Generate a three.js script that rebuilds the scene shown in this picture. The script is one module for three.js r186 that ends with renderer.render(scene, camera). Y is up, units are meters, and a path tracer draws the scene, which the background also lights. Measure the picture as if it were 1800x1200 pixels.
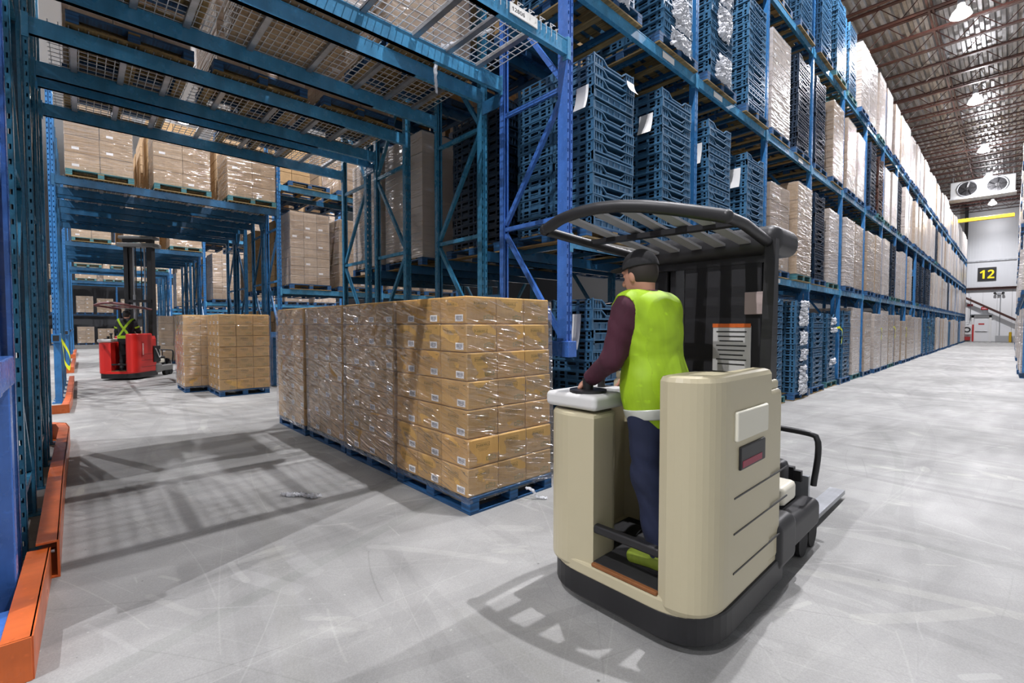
import * as THREE from 'three';
import { RoundedBoxGeometry } from 'three/addons/geometries/RoundedBoxGeometry.js';
import { mergeGeometries, mergeVertices } from 'three/addons/utils/BufferGeometryUtils.js';
import { MarchingCubes } from 'three/addons/objects/MarchingCubes.js';

// ------------------------------------------------------------------ camera, light, exposure
const scene = new THREE.Scene();
const FPX = 818, EYE = 1.6, PITCH = Math.atan(28 / FPX), YAW = Math.atan(880 / FPX);
const camera = new THREE.PerspectiveCamera(2 * Math.atan(600 / FPX) * 180 / Math.PI, 1.5, 0.05, 200);
camera.position.set(0, EYE, 0);
camera.lookAt(-Math.sin(YAW) * Math.cos(PITCH), EYE - Math.sin(PITCH), -Math.cos(YAW) * Math.cos(PITCH));
const renderer = new THREE.WebGLRenderer();
renderer.toneMapping = THREE.LinearToneMapping;
renderer.toneMappingExposure = 0.72;
renderer.shadowMap.enabled = true;
scene.background = new THREE.Color(0x000000);
const LAMP_POWER = 420, LAMP_COLOR = 0xfcfaff, LAMP_Y = 12.35;
const LAMP_Z = [14.1, 4.9, -4.3, -13.5, -22.7, -31.9, -41.1, -49.0, -59.5];
const AISLE_X = [-1.5, -10.85, -20.5, -30.1, -39.8];

// ------------------------------------------------------------------ helpers
function mulberry(a) { return () => { a |= 0; a = a + 0x6D2B79F5 | 0; let t = Math.imul(a ^ a >>> 15, 1 | a); t = t + Math.imul(t ^ t >>> 7, 61 | t) ^ t; return ((t ^ t >>> 14) >>> 0) / 4294967296; }; }
const rnd = mulberry(12);
const rr = (a, b) => a + (b - a) * rnd();
const used = {};
function numbered(name) { const n = used[name] = (used[name] ?? -1) + 1; return n ? name + '_' + String(n).padStart(3, '0') : name; }
function thing(name, label, category, pos = [0, 0, 0], turn = 0, group) {
  const o = new THREE.Group(); o.name = numbered(name); o.position.set(...pos); o.rotation.y = turn; scene.add(o);
  o.userData = { label, category }; if (group) o.userData.group = group; return o;
}
function mesh(name, geo, m, parent) { const o = new THREE.Mesh(geo, m); o.name = parent ? name : numbered(name); o.castShadow = o.receiveShadow = true; (parent || scene).add(o); return o; }
function tag(o, label, category, group) { o.userData = { label, category }; if (group) o.userData.group = group; return o; }
function struct(name, geo, m) { const o = mesh(name, geo, m); o.userData.kind = 'structure'; return o; }
function copy(proto, base, label, pos, turn = 0, group) {
  const c = proto.clone(); c.name = numbered(base); c.position.set(...pos); c.rotation.set(0, turn, 0); scene.add(c);
  c.userData = { ...proto.userData, label }; if (group) c.userData.group = group; return c;
}
// geometry with uv in metres from the dominant normal
function uvm(g, s = 1) {
  const p = g.attributes.position, n = g.attributes.normal, uv = new Float32Array(p.count * 2);
  for (let i = 0; i < p.count; i++) {
    const ax = Math.abs(n.getX(i)), ay = Math.abs(n.getY(i)), az = Math.abs(n.getZ(i)); let u, v;
    if (ay >= ax && ay >= az) { u = p.getX(i); v = p.getZ(i); } else if (ax >= az) { u = p.getZ(i); v = p.getY(i); } else { u = p.getX(i); v = p.getY(i); }
    uv[2 * i] = u * s; uv[2 * i + 1] = v * s;
  }
  g.setAttribute('uv', new THREE.BufferAttribute(uv, 2)); return g;
}
const clean = g => { if (g.index) g = g.toNonIndexed(); for (const k of Object.keys(g.attributes)) if (!['position', 'normal', 'uv'].includes(k)) g.deleteAttribute(k); g.clearGroups?.(); return g; };
const join = list => { const l = list.map(clean); return l.length > 1 ? mergeGeometries(l) : l[0]; };
const J = (...l) => uvm(join(l.flat()));
const bx = (w, h, d, x = 0, y = 0, z = 0) => new THREE.BoxGeometry(w, h, d).translate(x, y, z);
const rb = (w, h, d, r, x = 0, y = 0, z = 0, s = 1) => new RoundedBoxGeometry(w, h, d, s, r).translate(x, y, z);
const span = (x0, x1, y0, y1, z0, z1) => bx(Math.abs(x1 - x0), Math.abs(y1 - y0), Math.abs(z1 - z0), (x0 + x1) / 2, (y0 + y1) / 2, (z0 + z1) / 2);
function bar(a, b, w, h) { // box along a->b
  const A = new THREE.Vector3(...a), B = new THREE.Vector3(...b), d = B.clone().sub(A), L = d.length();
  const m = new THREE.Matrix4().lookAt(B, A, Math.abs(d.y) / L > 0.98 ? new THREE.Vector3(1, 0, 0) : new THREE.Vector3(0, 1, 0));
  m.setPosition(A.add(B).multiplyScalar(0.5)); return new THREE.BoxGeometry(w, h, L).applyMatrix4(m);
}
const cyl = (r0, r1, h, x, y, z, s = 16) => new THREE.CylinderGeometry(r0, r1, h, s).translate(x, y, z);
const tube = (pts, r, seg = 24, rad = 8, closed = false) => new THREE.TubeGeometry(new THREE.CatmullRomCurve3(pts.map(p => new THREE.Vector3(...p)), closed, 'catmullrom', 0.2), seg, r, rad, closed);
const ORD = ['first', 'second', 'third', 'fourth', 'fifth', 'sixth', 'seventh', 'eighth', 'ninth', 'tenth', 'eleventh', 'twelfth', 'thirteenth', 'fourteenth', 'fifteenth', 'sixteenth', 'seventeenth', 'eighteenth', 'nineteenth', 'twentieth', 'twenty-first', 'twenty-second', 'twenty-third', 'twenty-fourth', 'twenty-fifth', 'twenty-sixth', 'twenty-seventh', 'twenty-eighth', 'twenty-ninth', 'thirtieth', 'thirty-first', 'thirty-second', 'thirty-third', 'thirty-fourth', 'thirty-fifth', 'thirty-sixth', 'thirty-seventh', 'thirty-eighth', 'thirty-ninth', 'fortieth'];

// ------------------------------------------------------------------ noise and textures
function lattice(n, seed) { const r = mulberry(seed), a = new Float32Array(n * n); for (let i = 0; i < a.length; i++) a[i] = r(); return a; }
function vnoise(lat, n, x, y) { // tiling value noise with period n
  const xi = Math.floor(x), yi = Math.floor(y); let fx = x - xi, fy = y - yi; fx = fx * fx * (3 - 2 * fx); fy = fy * fy * (3 - 2 * fy);
  const a = ((xi % n) + n) % n, b = (a + 1) % n, c = ((yi % n) + n) % n, d = (c + 1) % n;
  return (lat[c * n + a] * (1 - fx) + lat[c * n + b] * fx) * (1 - fy) + (lat[d * n + a] * (1 - fx) + lat[d * n + b] * fx) * fy;
}
const LATS = {}; const lat = (n, s) => LATS[n + '_' + s] ??= lattice(n, n * 131 + s);
// fractal tiling noise on the unit square; fx, fy integer base frequencies
function fbm(u, v, fx, fy, oct, s = 1) { let a = 0, w = 0.5, t = 0; for (let o = 0; o < oct; o++) { const n = Math.max(fx, fy); a += w * vn2(u * fx, v * fy, fx, fy, s + o); t += w; w *= 0.5; fx *= 2; fy *= 2; } return a / t; }
function vn2(x, y, px, py, s) {
  const L = lat(64, s), xi = Math.floor(x), yi = Math.floor(y); let fx = x - xi, fy = y - yi; fx = fx * fx * (3 - 2 * fx); fy = fy * fy * (3 - 2 * fy);
  const h = (i, j) => L[((((j % py) + py) % py) * 37 + (((i % px) + px) % px) * 11 + ((((i % px) + px) % px) >> 3) * 7 + ((((j % py) + py) % py) >> 2) * 1291) & 4095];
  return (h(xi, yi) * (1 - fx) + h(xi + 1, yi) * fx) * (1 - fy) + (h(xi, yi + 1) * (1 - fx) + h(xi + 1, yi + 1) * fx) * fy;
}
function dataTex(w, h, fn, srgb, rx = 1, ry = 1) {
  const d = new Uint8Array(w * h * 4);
  for (let j = 0; j < h; j++) for (let i = 0; i < w; i++) { const c = fn((i + 0.5) / w, (j + 0.5) / h), k = 4 * (j * w + i); for (let q = 0; q < 4; q++) d[k + q] = Math.max(0, Math.min(255, Math.round(255 * (c[q] ?? (q === 3 ? 1 : c[0]))))); }
  const t = new THREE.DataTexture(d, w, h); t.wrapS = t.wrapT = THREE.RepeatWrapping; t.magFilter = THREE.LinearFilter; t.minFilter = THREE.LinearMipmapLinearFilter; t.repeat.set(rx, ry);
  if (srgb) t.colorSpace = THREE.SRGBColorSpace; t.needsUpdate = true; return t;
}
function canvasTex(w, h, draw, srgb = true) { const c = document.createElement('canvas'); c.width = w; c.height = h; draw(c.getContext('2d'), w, h); const t = new THREE.CanvasTexture(c); if (srgb) t.colorSpace = THREE.SRGBColorSpace; t.wrapS = t.wrapT = THREE.RepeatWrapping; return t; }
const lin = (r, g, b) => new THREE.Color().setRGB(r, g, b);
const std = (o) => new THREE.MeshStandardMaterial(o);

// worn paint: grain, scratches, rubbed spots
const wearTex = dataTex(512, 512, (u, v) => { const g = fbm(u, v, 8, 8, 4, 3), s = fbm(u, v, 60, 4, 3, 9), k = fbm(u, v, 24, 24, 3, 21); let a = 0.86 + 0.2 * (g - 0.5) + 0.07 * (s - 0.5); if (k > 0.74) a += (k - 0.74) * 0.8; return [a, a, a]; }, true);
const roughTex = dataTex(256, 256, (u, v) => { const a = 0.75 + 0.5 * (fbm(u, v, 8, 8, 4, 5) - 0.5); return [a, a, a]; }, false);
const grainTex = dataTex(512, 512, (u, v) => { const g = fbm(u, v, 3, 60, 4, 2), b = fbm(u, v, 6, 6, 3, 6); const a = 0.6 + 0.6 * (g - 0.3) + 0.3 * (b - 0.5); return [a, a * 0.97, a * 0.92]; }, true);
const cardTex = dataTex(512, 512, (u, v) => { const g = fbm(u, v, 40, 40, 2, 2), b = fbm(u, v, 4, 4, 4, 7), f = fbm(u, v, 60, 6, 2, 11); const a = 0.88 + 0.1 * (g - 0.5) + 0.14 * (b - 0.5) + 0.06 * (f - 0.5); return [a, a, a]; }, true);
const paint = (r, g, b, rough = 0.45, metal = 0) => std({ color: lin(r, g, b), map: wearTex, roughness: rough, roughnessMap: roughTex, metalness: metal });
const M = {
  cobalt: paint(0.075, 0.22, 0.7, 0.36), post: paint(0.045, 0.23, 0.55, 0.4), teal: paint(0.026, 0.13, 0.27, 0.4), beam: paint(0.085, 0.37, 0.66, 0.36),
  litTeal: paint(0.05, 0.25, 0.44, 0.38), navy: paint(0.012, 0.05, 0.11, 0.4), orange: paint(0.8, 0.17, 0.035, 0.45), yellow: paint(0.8, 0.5, 0.01, 0.45), maroon: paint(0.085, 0.028, 0.02, 0.6),  // lighter teal copy carries lamplight on the inner frames of the first row
  galv: std({ color: lin(0.55, 0.57, 0.6), map: wearTex, roughness: 0.38, metalness: 0.7 }), wire: std({ color: lin(0.7, 0.71, 0.72), roughness: 0.4, metalness: 0.55 }),
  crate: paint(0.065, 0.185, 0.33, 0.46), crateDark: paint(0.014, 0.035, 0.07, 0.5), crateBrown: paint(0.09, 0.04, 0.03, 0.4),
  palletBlue: std({ color: lin(0.02, 0.15, 0.44), map: grainTex, roughness: 0.7 }), palletTeal: std({ color: lin(0.06, 0.28, 0.36), map: grainTex, roughness: 0.7 }),
  wood: std({ color: lin(0.46, 0.34, 0.155), map: grainTex, roughness: 0.85 }), woodBlue: std({ color: lin(0.09, 0.2, 0.33), map: grainTex, roughness: 0.8 }),
  black: std({ color: lin(0.018, 0.018, 0.02), roughness: 0.45, map: wearTex }), rubber: std({ color: lin(0.02, 0.02, 0.021), roughness: 0.8, map: wearTex }),
  white: std({ color: lin(0.8, 0.8, 0.79), roughness: 0.5 }), label: std({ color: lin(0.82, 0.82, 0.8), roughness: 0.6 }), steel: std({ color: lin(0.5, 0.5, 0.52), roughness: 0.3, metalness: 0.9 }),
  yellowTape: std({ color: lin(0.75, 0.8, 0.02), roughness: 0.5, side: THREE.DoubleSide }), dark: std({ color: lin(0.01, 0.01, 0.012), roughness: 0.7 }),
};
const CARD = [[0.5, 0.335, 0.16], [0.46, 0.3, 0.14], [0.54, 0.37, 0.19], [0.43, 0.295, 0.155]].map(c => std({ color: lin(...c), map: cardTex, roughness: 0.78 }));
const PALECARD = [[0.54, 0.385, 0.225], [0.5, 0.35, 0.2], [0.57, 0.42, 0.26]].map(c => std({ color: lin(...c), map: cardTex, roughness: 0.75 }));
// stretch film: clear sheet with whitish wrinkles
const ridge = x => 1 - Math.abs(2 * x - 1);
const wrinkle = (u, v) => { const w = u + 0.03 * fbm(u, v, 4, 4, 2, 3), d = v + 0.25 * u - 0.25 * u; return Math.pow(ridge(fbm(w, d, 3, 18, 4, 4)), 6) * 0.7 + Math.pow(ridge(fbm(u, v, 5, 40, 3, 17)), 8) * 0.5 + 0.35 * fbm(u, v, 3, 5, 3, 30); };
const filmBump = dataTex(1024, 1024, (u, v) => { const a = Math.min(1, wrinkle(u, v)); return [a, a, a]; }, false);
// thin clear sheet; its even milky tone is layered film with lamp glare painted in
const film = (clear, bump, rough = 0.2) => new THREE.MeshPhysicalMaterial({ color: lin(0.92, 0.92, 0.94), roughness: rough, transmission: clear, thickness: 0, ior: 1.75, bumpMap: filmBump, bumpScale: bump, side: THREE.DoubleSide });
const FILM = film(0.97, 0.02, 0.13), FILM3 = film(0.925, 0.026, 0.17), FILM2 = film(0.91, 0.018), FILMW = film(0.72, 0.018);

// ------------------------------------------------------------------ setting: floor, walls, ceiling
const floorTex = canvasTex(2048, 2048, (c, W) => {
  c.fillStyle = '#b4b4b3'; c.fillRect(0, 0, W, W);
  const r = mulberry(5), img = c.getImageData(0, 0, W, W), d = img.data;
  for (let j = 0; j < W; j++) for (let i = 0; i < W; i++) { const u = i / W, v = j / W, k = 4 * (j * W + i); const n = 164 + 44 * (fbm(u, v, 5, 5, 5, 1) - 0.5) + 30 * (fbm(u, v, 40, 12, 3, 8) - 0.5) + 20 * (fbm(u, v, 14, 30, 3, 19) - 0.5) + 16 * (r() - 0.5); d[k] = n; d[k + 1] = n; d[k + 2] = n * 0.99; }
  c.putImageData(img, 0, 0);
  const wrap = f => { for (const ox of [0, -W, W]) for (const oy of [0, -W, W]) { c.save(); c.translate(ox, oy); f(); c.restore(); } };
  const stroke = (n, col, w0, w1, l0, l1, a0, bend) => { for (let q = 0; q < n; q++) { const x = r() * W, y = r() * W, an = a0 + (r() - 0.5) * bend, L = l0 + (l1 - l0) * r(), w = w0 + (w1 - w0) * r(), cx = (r() - 0.5) * L * 0.14; c.strokeStyle = col(r); c.lineWidth = w; if (x < -2 * W) return; wrap(() => { c.beginPath(); c.moveTo(x, y); c.quadraticCurveTo(x + Math.cos(an) * L / 2 - Math.sin(an) * cx, y + Math.sin(an) * L / 2 + Math.cos(an) * cx, x + Math.cos(an) * L, y + Math.sin(an) * L); c.stroke(); }); } };
  c.lineCap = 'round';
  stroke(60, q => `rgba(90,92,88,${0.04 + 0.06 * q()})`, 14, 30, 500, 1500, 0, 0.5);
  stroke(50, q => `rgba(70,72,70,${0.03 + 0.06 * q()})`, 10, 26, 400, 1300, 1.57, 0.7);
  stroke(260, q => `rgba(226,226,218,${0.06 + 0.16 * q()})`, 2, 10, 16, 120, 0.5, 1.6); stroke(70, q => `rgba(226,226,218,${0.06 + 0.1 * q()})`, 10, 30, 60, 320, 0.4, 1.4);
  stroke(500, q => `rgba(226,226,220,${0.04 + 0.16 * q()})`, 0.6, 1.6, 30, 500, 0.5, 3.2);
  stroke(240, q => `rgba(60,62,60,${0.04 + 0.13 * q()})`, 0.6, 1.8, 30, 400, 0.5, 6);
  for (let q = 0; q < 500; q++) { const x = r() * W, y = r() * W, s = 0.6 + 2 * r(); c.fillStyle = r() < 0.4 ? 'rgba(40,40,38,0.55)' : 'rgba(232,232,226,0.5)'; c.fillRect(x, y, s, s * (0.5 + r())); }
  for (let q = 0; q < 46; q++) { const x = r() * W, y = r() * W, an = r() * 3; for (let i = 0; i < 6; i++) { const s = 10 + 26 * r(); c.fillStyle = `rgba(226,226,216,${0.06 + 0.1 * r()})`; wrap(() => { c.beginPath(); c.ellipse(x + (r() - 0.5) * 50, y + (r() - 0.5) * 30, s, s * 0.32, an, 0, 7); c.fill(); }); } }
});
floorTex.repeat.set(1 / 9, 1 / 9);
const floorRough = dataTex(512, 512, (u, v) => { const a = 0.6 + 0.42 * (fbm(u, v, 4, 4, 5, 12) - 0.4) + 0.16 * (fbm(u, v, 40, 10, 2, 13) - 0.5); return [a, a, a]; }, false); floorRough.repeat.set(1 / 5.3, 1 / 5.3);
const concrete = std({ color: lin(0.74, 0.74, 0.73), map: floorTex, roughness: 1, roughnessMap: floorRough, bumpMap: floorRough, bumpScale: 0.002 });
struct('floor', J(span(-58, 6, -0.3, 0, -66.2, 20)), concrete);
const wallWhite = std({ color: lin(0.8, 0.81, 0.82), roughness: 0.45 }), wallGrey = std({ color: lin(0.42, 0.43, 0.44), roughness: 0.5 });
// far wall: insulated panels standing side by side, profiled sheet above
const farWall = struct('wall_far', J(span(-58, 6, 0, 13.9, -66.6, -66.12)), wallWhite);
for (let i = 0; i < 10; i++) mesh('panel', J(rb(0.985, 5.2, 0.06, 0.012, -7.6 + i, 2.62, -66.07)), wallWhite, farWall);
{ const g = []; for (let i = 0; i < 46; i++) g.push(bx(0.12, 8.3, 0.07, -8 + i * 0.22, 9.6, -66.09)); const s = mesh('profiled_sheet', J(g, span(-8.2, 2.2, 5.35, 13.8, -66.12, -66.08)), std({ color: lin(0.62, 0.64, 0.66), roughness: 0.36, metalness: 0.2 }), farWall); }
struct('wall_back', J(span(-58, 6, 0, 13.9, 19.8, 20.2)), wallGrey);
struct('wall_right', J(span(5.8, 6.2, 0, 13.9, -66.2, 20)), wallGrey);
struct('wall_left', J(span(-58.2, -57.8, 0, 13.9, -66.2, 20)), std({ color: lin(0.1, 0.105, 0.115), roughness: 0.6 }));  // darkened wall colour stands in for the gloom at the tunnel end
// ceiling: ribbed steel deck
const deckSteel = std({ color: lin(0.46, 0.47, 0.48), roughness: 0.34, metalness: 0.55, map: wearTex });
{ const pos = [], p = 0.3, prof = [[0, 13.62], [0.11, 13.62], [0.15, 13.74], [0.26, 13.74], [0.3, 13.62]];
  for (let x = -9; x < 6; x += p) for (let k = 0; k < 4; k++) { const [a, ya] = prof[k], [b, yb] = prof[k + 1]; pos.push(x + a, ya, 20, x + a, ya, -66.2, x + b, yb, 20, x + b, yb, 20, x + a, ya, -66.2, x + b, yb, -66.2); }
  const g = new THREE.BufferGeometry(); g.setAttribute('position', new THREE.Float32BufferAttribute(pos, 3)); g.computeVertexNormals();
  const c = struct('ceiling', J(span(-58, 6, 13.78, 14.1, -66.2, 20)), wallGrey); const dm = deckSteel.clone(); dm.side = THREE.DoubleSide; mesh('roof_deck', uvm(g), dm, c); }
// open-web roof joists across the building, bridging lines along it
const JZ = []; for (let z = -6; z > -66; z -= 1.65) JZ.push(z);
JZ.forEach((z, i) => {
  const o = thing('roof_joist', `maroon open-web roof joist, ${ORD[i]} counted from the tunnel end of the aisle`, 'roof joist', [0, 0, z], 0, 'maroon steel roof joists');
  mesh('top_chord', J(span(-14, 5.8, 13.56, 13.62, -0.08, -0.01), span(-14, 5.8, 13.56, 13.62, 0.01, 0.08)), M.maroon, o);
  mesh('bottom_chord', J(span(-14, 5.8, 12.86, 12.91, -0.07, -0.01), span(-14, 5.8, 12.86, 12.91, 0.01, 0.07)), M.maroon, o);
  const g = []; for (let x = -13.5; x < 5; x += 1.3) { g.push(bar([x, 12.89, 0], [x + 0.65, 13.58, 0], 0.025, 0.025), bar([x + 0.65, 13.58, 0], [x + 1.3, 12.89, 0], 0.025, 0.025)); }
  mesh('web_rods', J(g), M.maroon, o);
});
for (const [x, w] of [[-2.35, 'over the middle of the aisle'], [-7.2, 'over the rack tops']]) { const o = thing('bridging_line', `maroon steel bridging running lengthwise ${w}`, 'bridging', [x, 0, 0]); mesh('lower_angle', J(span(-0.03, 0.03, 12.9, 12.96, -65, -5)), M.maroon, o); mesh('upper_angle', J(span(-0.03, 0.03, 13.5, 13.56, -65, -5)), M.maroon, o); }

// ------------------------------------------------------------------ lamps
const shadeGlow = new THREE.MeshStandardMaterial({ color: 0xffffff, emissive: 0xffffff, emissiveIntensity: 2.2, roughness: 0.5 });
const glow = new THREE.MeshStandardMaterial({ color: 0xffffff, emissive: 0xffffff, emissiveIntensity: 9, roughness: 0.4 });
const lampShell = new THREE.LatheGeometry([[0.07, 0.42], [0.1, 0.42], [0.12, 0.3], [0.24, 0.16], [0.3, 0.0], [0.28, 0.0], [0.22, 0.15], [0.1, 0.28], [0.07, 0.3]].map(p => new THREE.Vector2(...p)), 24);
const lampLens = new THREE.SphereGeometry(0.27, 20, 8, 0, Math.PI * 2, Math.PI / 2, Math.PI / 2).scale(1, 0.35, 1).translate(0, 0.01, 0);
AISLE_X.forEach((x, a) => LAMP_Z.forEach((z, i) => {
  if (a > 0 && (z > 6 || z < -14)) return; if (a > 4 && z < -6) return;
  const o = thing('high_bay_lamp', `round high-bay lamp under the roof, ${ORD[i]} along the ${ORD[a]} aisle`, 'ceiling lamp', [x, LAMP_Y, z], 0, 'high-bay lamps');
  mesh('lamp_shade', lampShell, shadeGlow, o); mesh('glowing_lens', lampLens, glow, o); mesh('hanger_rod', J(bx(0.02, 1.02, 0.02, 0, 0.92, 0)), M.steel, o); mesh('ballast', J(rb(0.2, 0.2, 0.2, 0.02, 0, 0.5, 0)), M.galv, o);
  const l = new THREE.SpotLight(LAMP_COLOR, LAMP_POWER, 0, 1.36, 0.5, 2); l.position.set(0, -0.2, 0); l.target.position.set(0, -8, 0); l.castShadow = true; l.shadow.radius = 2.5; l.name = 'lamp_light'; o.add(l, l.target); l.target.name = 'lamp_aim';
  const up = new THREE.PointLight(LAMP_COLOR, LAMP_POWER * 0.09, 0, 2); up.position.set(0, -0.18, 0); up.castShadow = true; up.shadow.radius = 2.5; up.name = 'lamp_spill'; o.add(up);
}));

// ------------------------------------------------------------------ far wall fittings
{
  const Z = -66.0;
  const d = struct('door_1', J(span(-2.66, -1.64, 0.02, 2.35, Z, Z + 0.06)), wallWhite); mesh('door_frame', J(span(-2.86, -2.68, 0, 2.62, Z, Z + 0.12), span(-1.62, -1.44, 0, 2.62, Z, Z + 0.12), span(-2.86, -1.44, 2.4, 2.62, Z, Z + 0.12)), M.white, d);
  mesh('push_bar', J(rb(0.86, 0.07, 0.08, 0.02, -2.15, 1.05, Z + 0.1)), M.steel, d); mesh('red_notice', J(rb(0.42, 0.14, 0.01, 0.003, -2.15, 1.75, Z + 0.065)), std({ color: lin(0.5, 0.03, 0.03), roughness: 0.5 }), d); mesh('door_canopy', J(span(-2.95, -1.35, 2.66, 2.74, Z, Z + 0.3)), M.galv, d);
  const sign = thing('aisle_number_sign', 'black square sign with a yellow 12 on the far white wall', 'sign', [-1.88, 6.7, Z + 0.03]);
  mesh('sign_board', J(rb(1.3, 1.3, 0.04, 0.01)), M.black, sign);
  const t12 = canvasTex(256, 256, (c) => { c.fillStyle = '#141414'; c.fillRect(0, 0, 256, 256); c.fillStyle = '#ffe600'; c.font = 'bold 218px sans-serif'; c.textAlign = 'center'; c.textBaseline = 'middle'; c.save(); c.translate(128, 136); c.scale(0.92, 1.08); c.fillText('12', 0, 0); c.restore(); });
  mesh('sign_face', new THREE.PlaneGeometry(1.28, 1.28).translate(0, 0, 0.022), std({ map: t12, roughness: 0.5 }), sign);
  const ex = thing('exit_sign', 'small red EXIT sign above the white door', 'exit sign', [-1.95, 3.3, Z + 0.08]);
  mesh('sign_case', J(rb(0.5, 0.3, 0.1, 0.01)), M.black, ex);
  const te = canvasTex(128, 72, c => { c.fillStyle = '#c01020'; c.fillRect(0, 0, 128, 72); c.fillStyle = '#fff'; c.font = 'bold 46px sans-serif'; c.textAlign = 'center'; c.textBaseline = 'middle'; c.fillText('EXIT', 64, 38); });
  mesh('sign_face', new THREE.PlaneGeometry(0.47, 0.27).translate(0, 0, 0.052), std({ map: te, emissive: 0xffffff, emissiveMap: te, emissiveIntensity: 0.6 }), ex);
  const rn = tag(mesh('notice_plate', J(rb(0.42, 0.22, 0.02, 0.004, -3.0, 3.65, Z + 0.04)), std({ color: lin(0.5, 0.05, 0.06), roughness: 0.5 })), 'small red notice beside the exit sign on the far wall', 'notice');
  tag(mesh('wall_girt', J(span(-8, 2, 5.15, 5.35, Z - 0.05, Z + 0.2), span(-8, 2, 5.33, 5.38, Z, Z + 0.3)), M.maroon), 'maroon horizontal steel girt across the far wall below the profiled sheet', 'girt');
  tag(mesh('wall_girt', J(span(-8, 2, 7.95, 8.08, Z - 0.05, Z + 0.08)), M.galv), 'thin grey flashing across the far profiled wall above the 12 sign', 'flashing');
  tag(mesh('wind_brace', J(bar([-5.2, 5.6, Z + 0.4], [1.6, 1.2, Z + 0.4], 0.16, 0.2)), M.maroon), 'maroon diagonal wind brace sloping across the far wall above the door', 'brace');
  const col = thing('steel_column', 'dark steel column standing before the far wall beside the white door', 'column', [-3.4, 0, Z + 0.95]);
  mesh('shaft', J(span(-0.13, 0.13, 0, 13.6, -0.13, -0.1), span(-0.13, 0.13, 0, 13.6, 0.1, 0.13), span(-0.015, 0.015, 0, 13.6, -0.1, 0.1)), M.dark, col); mesh('base_plate', J(bx(0.4, 0.03, 0.4, 0, 0.015, 0)), M.dark, col);
  const cd = (n, pts, l) => tag(mesh('conduit', J(tube(pts, 0.025, 20, 6)), M.galv), l, 'conduit');
  cd(0, [[-3.0, 4.5, Z + 0.1], [-2.95, 4.5, Z + 0.1], [-2.95, 2.0, Z + 0.1], [-3.2, 1.9, Z + 0.1], [-3.55, 1.8, Z + 0.1], [-3.55, 0.6, Z + 0.1]], 'thin grey conduit bent down the far wall beside the dark column');
  cd(1, [[-0.9, 4.5, Z + 0.1], [-0.9, 0.6, Z + 0.1]], 'thin grey conduit running down from the twin emergency lamps');
  const em = thing('emergency_lamp', 'twin-head emergency lamp high on the far wall near the sloping brace', 'lamp', [-1.0, 4.7, Z + 0.15]);
  mesh('bracket', J(bx(0.6, 0.06, 0.06, 0, 0.2, 0), bx(0.25, 0.2, 0.12)), M.galv, em); for (const s of [-1, 1]) mesh('lamp_head', J(cyl(0.11, 0.08, 0.16, 0, 0, 0).rotateX(Math.PI / 2).translate(s * 0.28, 0.06, 0.06)), M.black, em);
  const hr = thing('hose_reel', 'white fire hose cabinet with a red post beside the dark column', 'hose reel', [-3.05, 0, Z + 0.15]);
  mesh('cabinet', J(rb(0.6, 0.9, 0.2, 0.02, -0.1, 1.15, 0)), M.white, hr); mesh('red_post', J(rb(0.12, 1.7, 0.12, 0.02, 0.32, 0.85, 0.1)), std({ color: lin(0.55, 0.02, 0.02), roughness: 0.5 }), hr); mesh('reel', J(new THREE.TorusGeometry(0.22, 0.05, 8, 20).translate(-0.1, 1.2, 0.12)), M.dark, hr); mesh('red_stand', J(bx(0.5, 0.35, 0.3, -0.1, 0.3, 0.05)), std({ color: lin(0.4, 0.03, 0.03), roughness: 0.5 }), hr);
  tag(mesh('concrete_block', J(rb(0.9, 0.65, 0.4, 0.03, -3.75, 0.325, Z + 0.5)), wallGrey), 'grey concrete block at the foot of the dark column', 'block'); tag(mesh('concrete_block', J(rb(1.5, 0.62, 0.4, 0.03, -0.4, 0.31, Z + 0.4)), wallGrey), 'long grey concrete block behind the yellow bollard', 'block');
  tag(mesh('bollard', J(new THREE.LatheGeometry([[0, 1], [0.05, 0.99], [0.1, 0.94], [0.1, 0]].map(p => new THREE.Vector2(...p)), 16).translate(-0.15, 0, Z + 0.9)), M.yellow), 'yellow safety bollard before the far wall', 'bollard');
  for (let i = 0; i < 9; i++) tag(mesh('floor_marking', J(span(-3.1 + i * 0.36, -2.9 + i * 0.36, 0.001, 0.006, -62.2, -61.9)), M.white), 'white painted dash of the line across the floor before the far door', 'floor marking', 'white dashes before the far door');
  tag(mesh('crossbeam', J(rb(3.0, 0.26, 0.26, 0.03, -1.6, 9.65, -50)), M.yellow), 'yellow steel crossbeam spanning high over the far end of the aisle', 'beam');
  const ev = thing('evaporator', 'large grey twin-fan evaporator hung under the roof at the far end', 'cooling unit', [-1.85, 11.35, -50.6]);
  mesh('casing', J(rb(3.5, 1.3, 1.1, 0.04, 0, 0.68, 0)), std({ color: lin(0.5, 0.52, 0.53), roughness: 0.4, metalness: 0.3 }), ev);
  mesh('drip_tray', J(bx(3.6, 0.08, 1.3, 0, 0, 0.05)), M.galv, ev);
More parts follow.
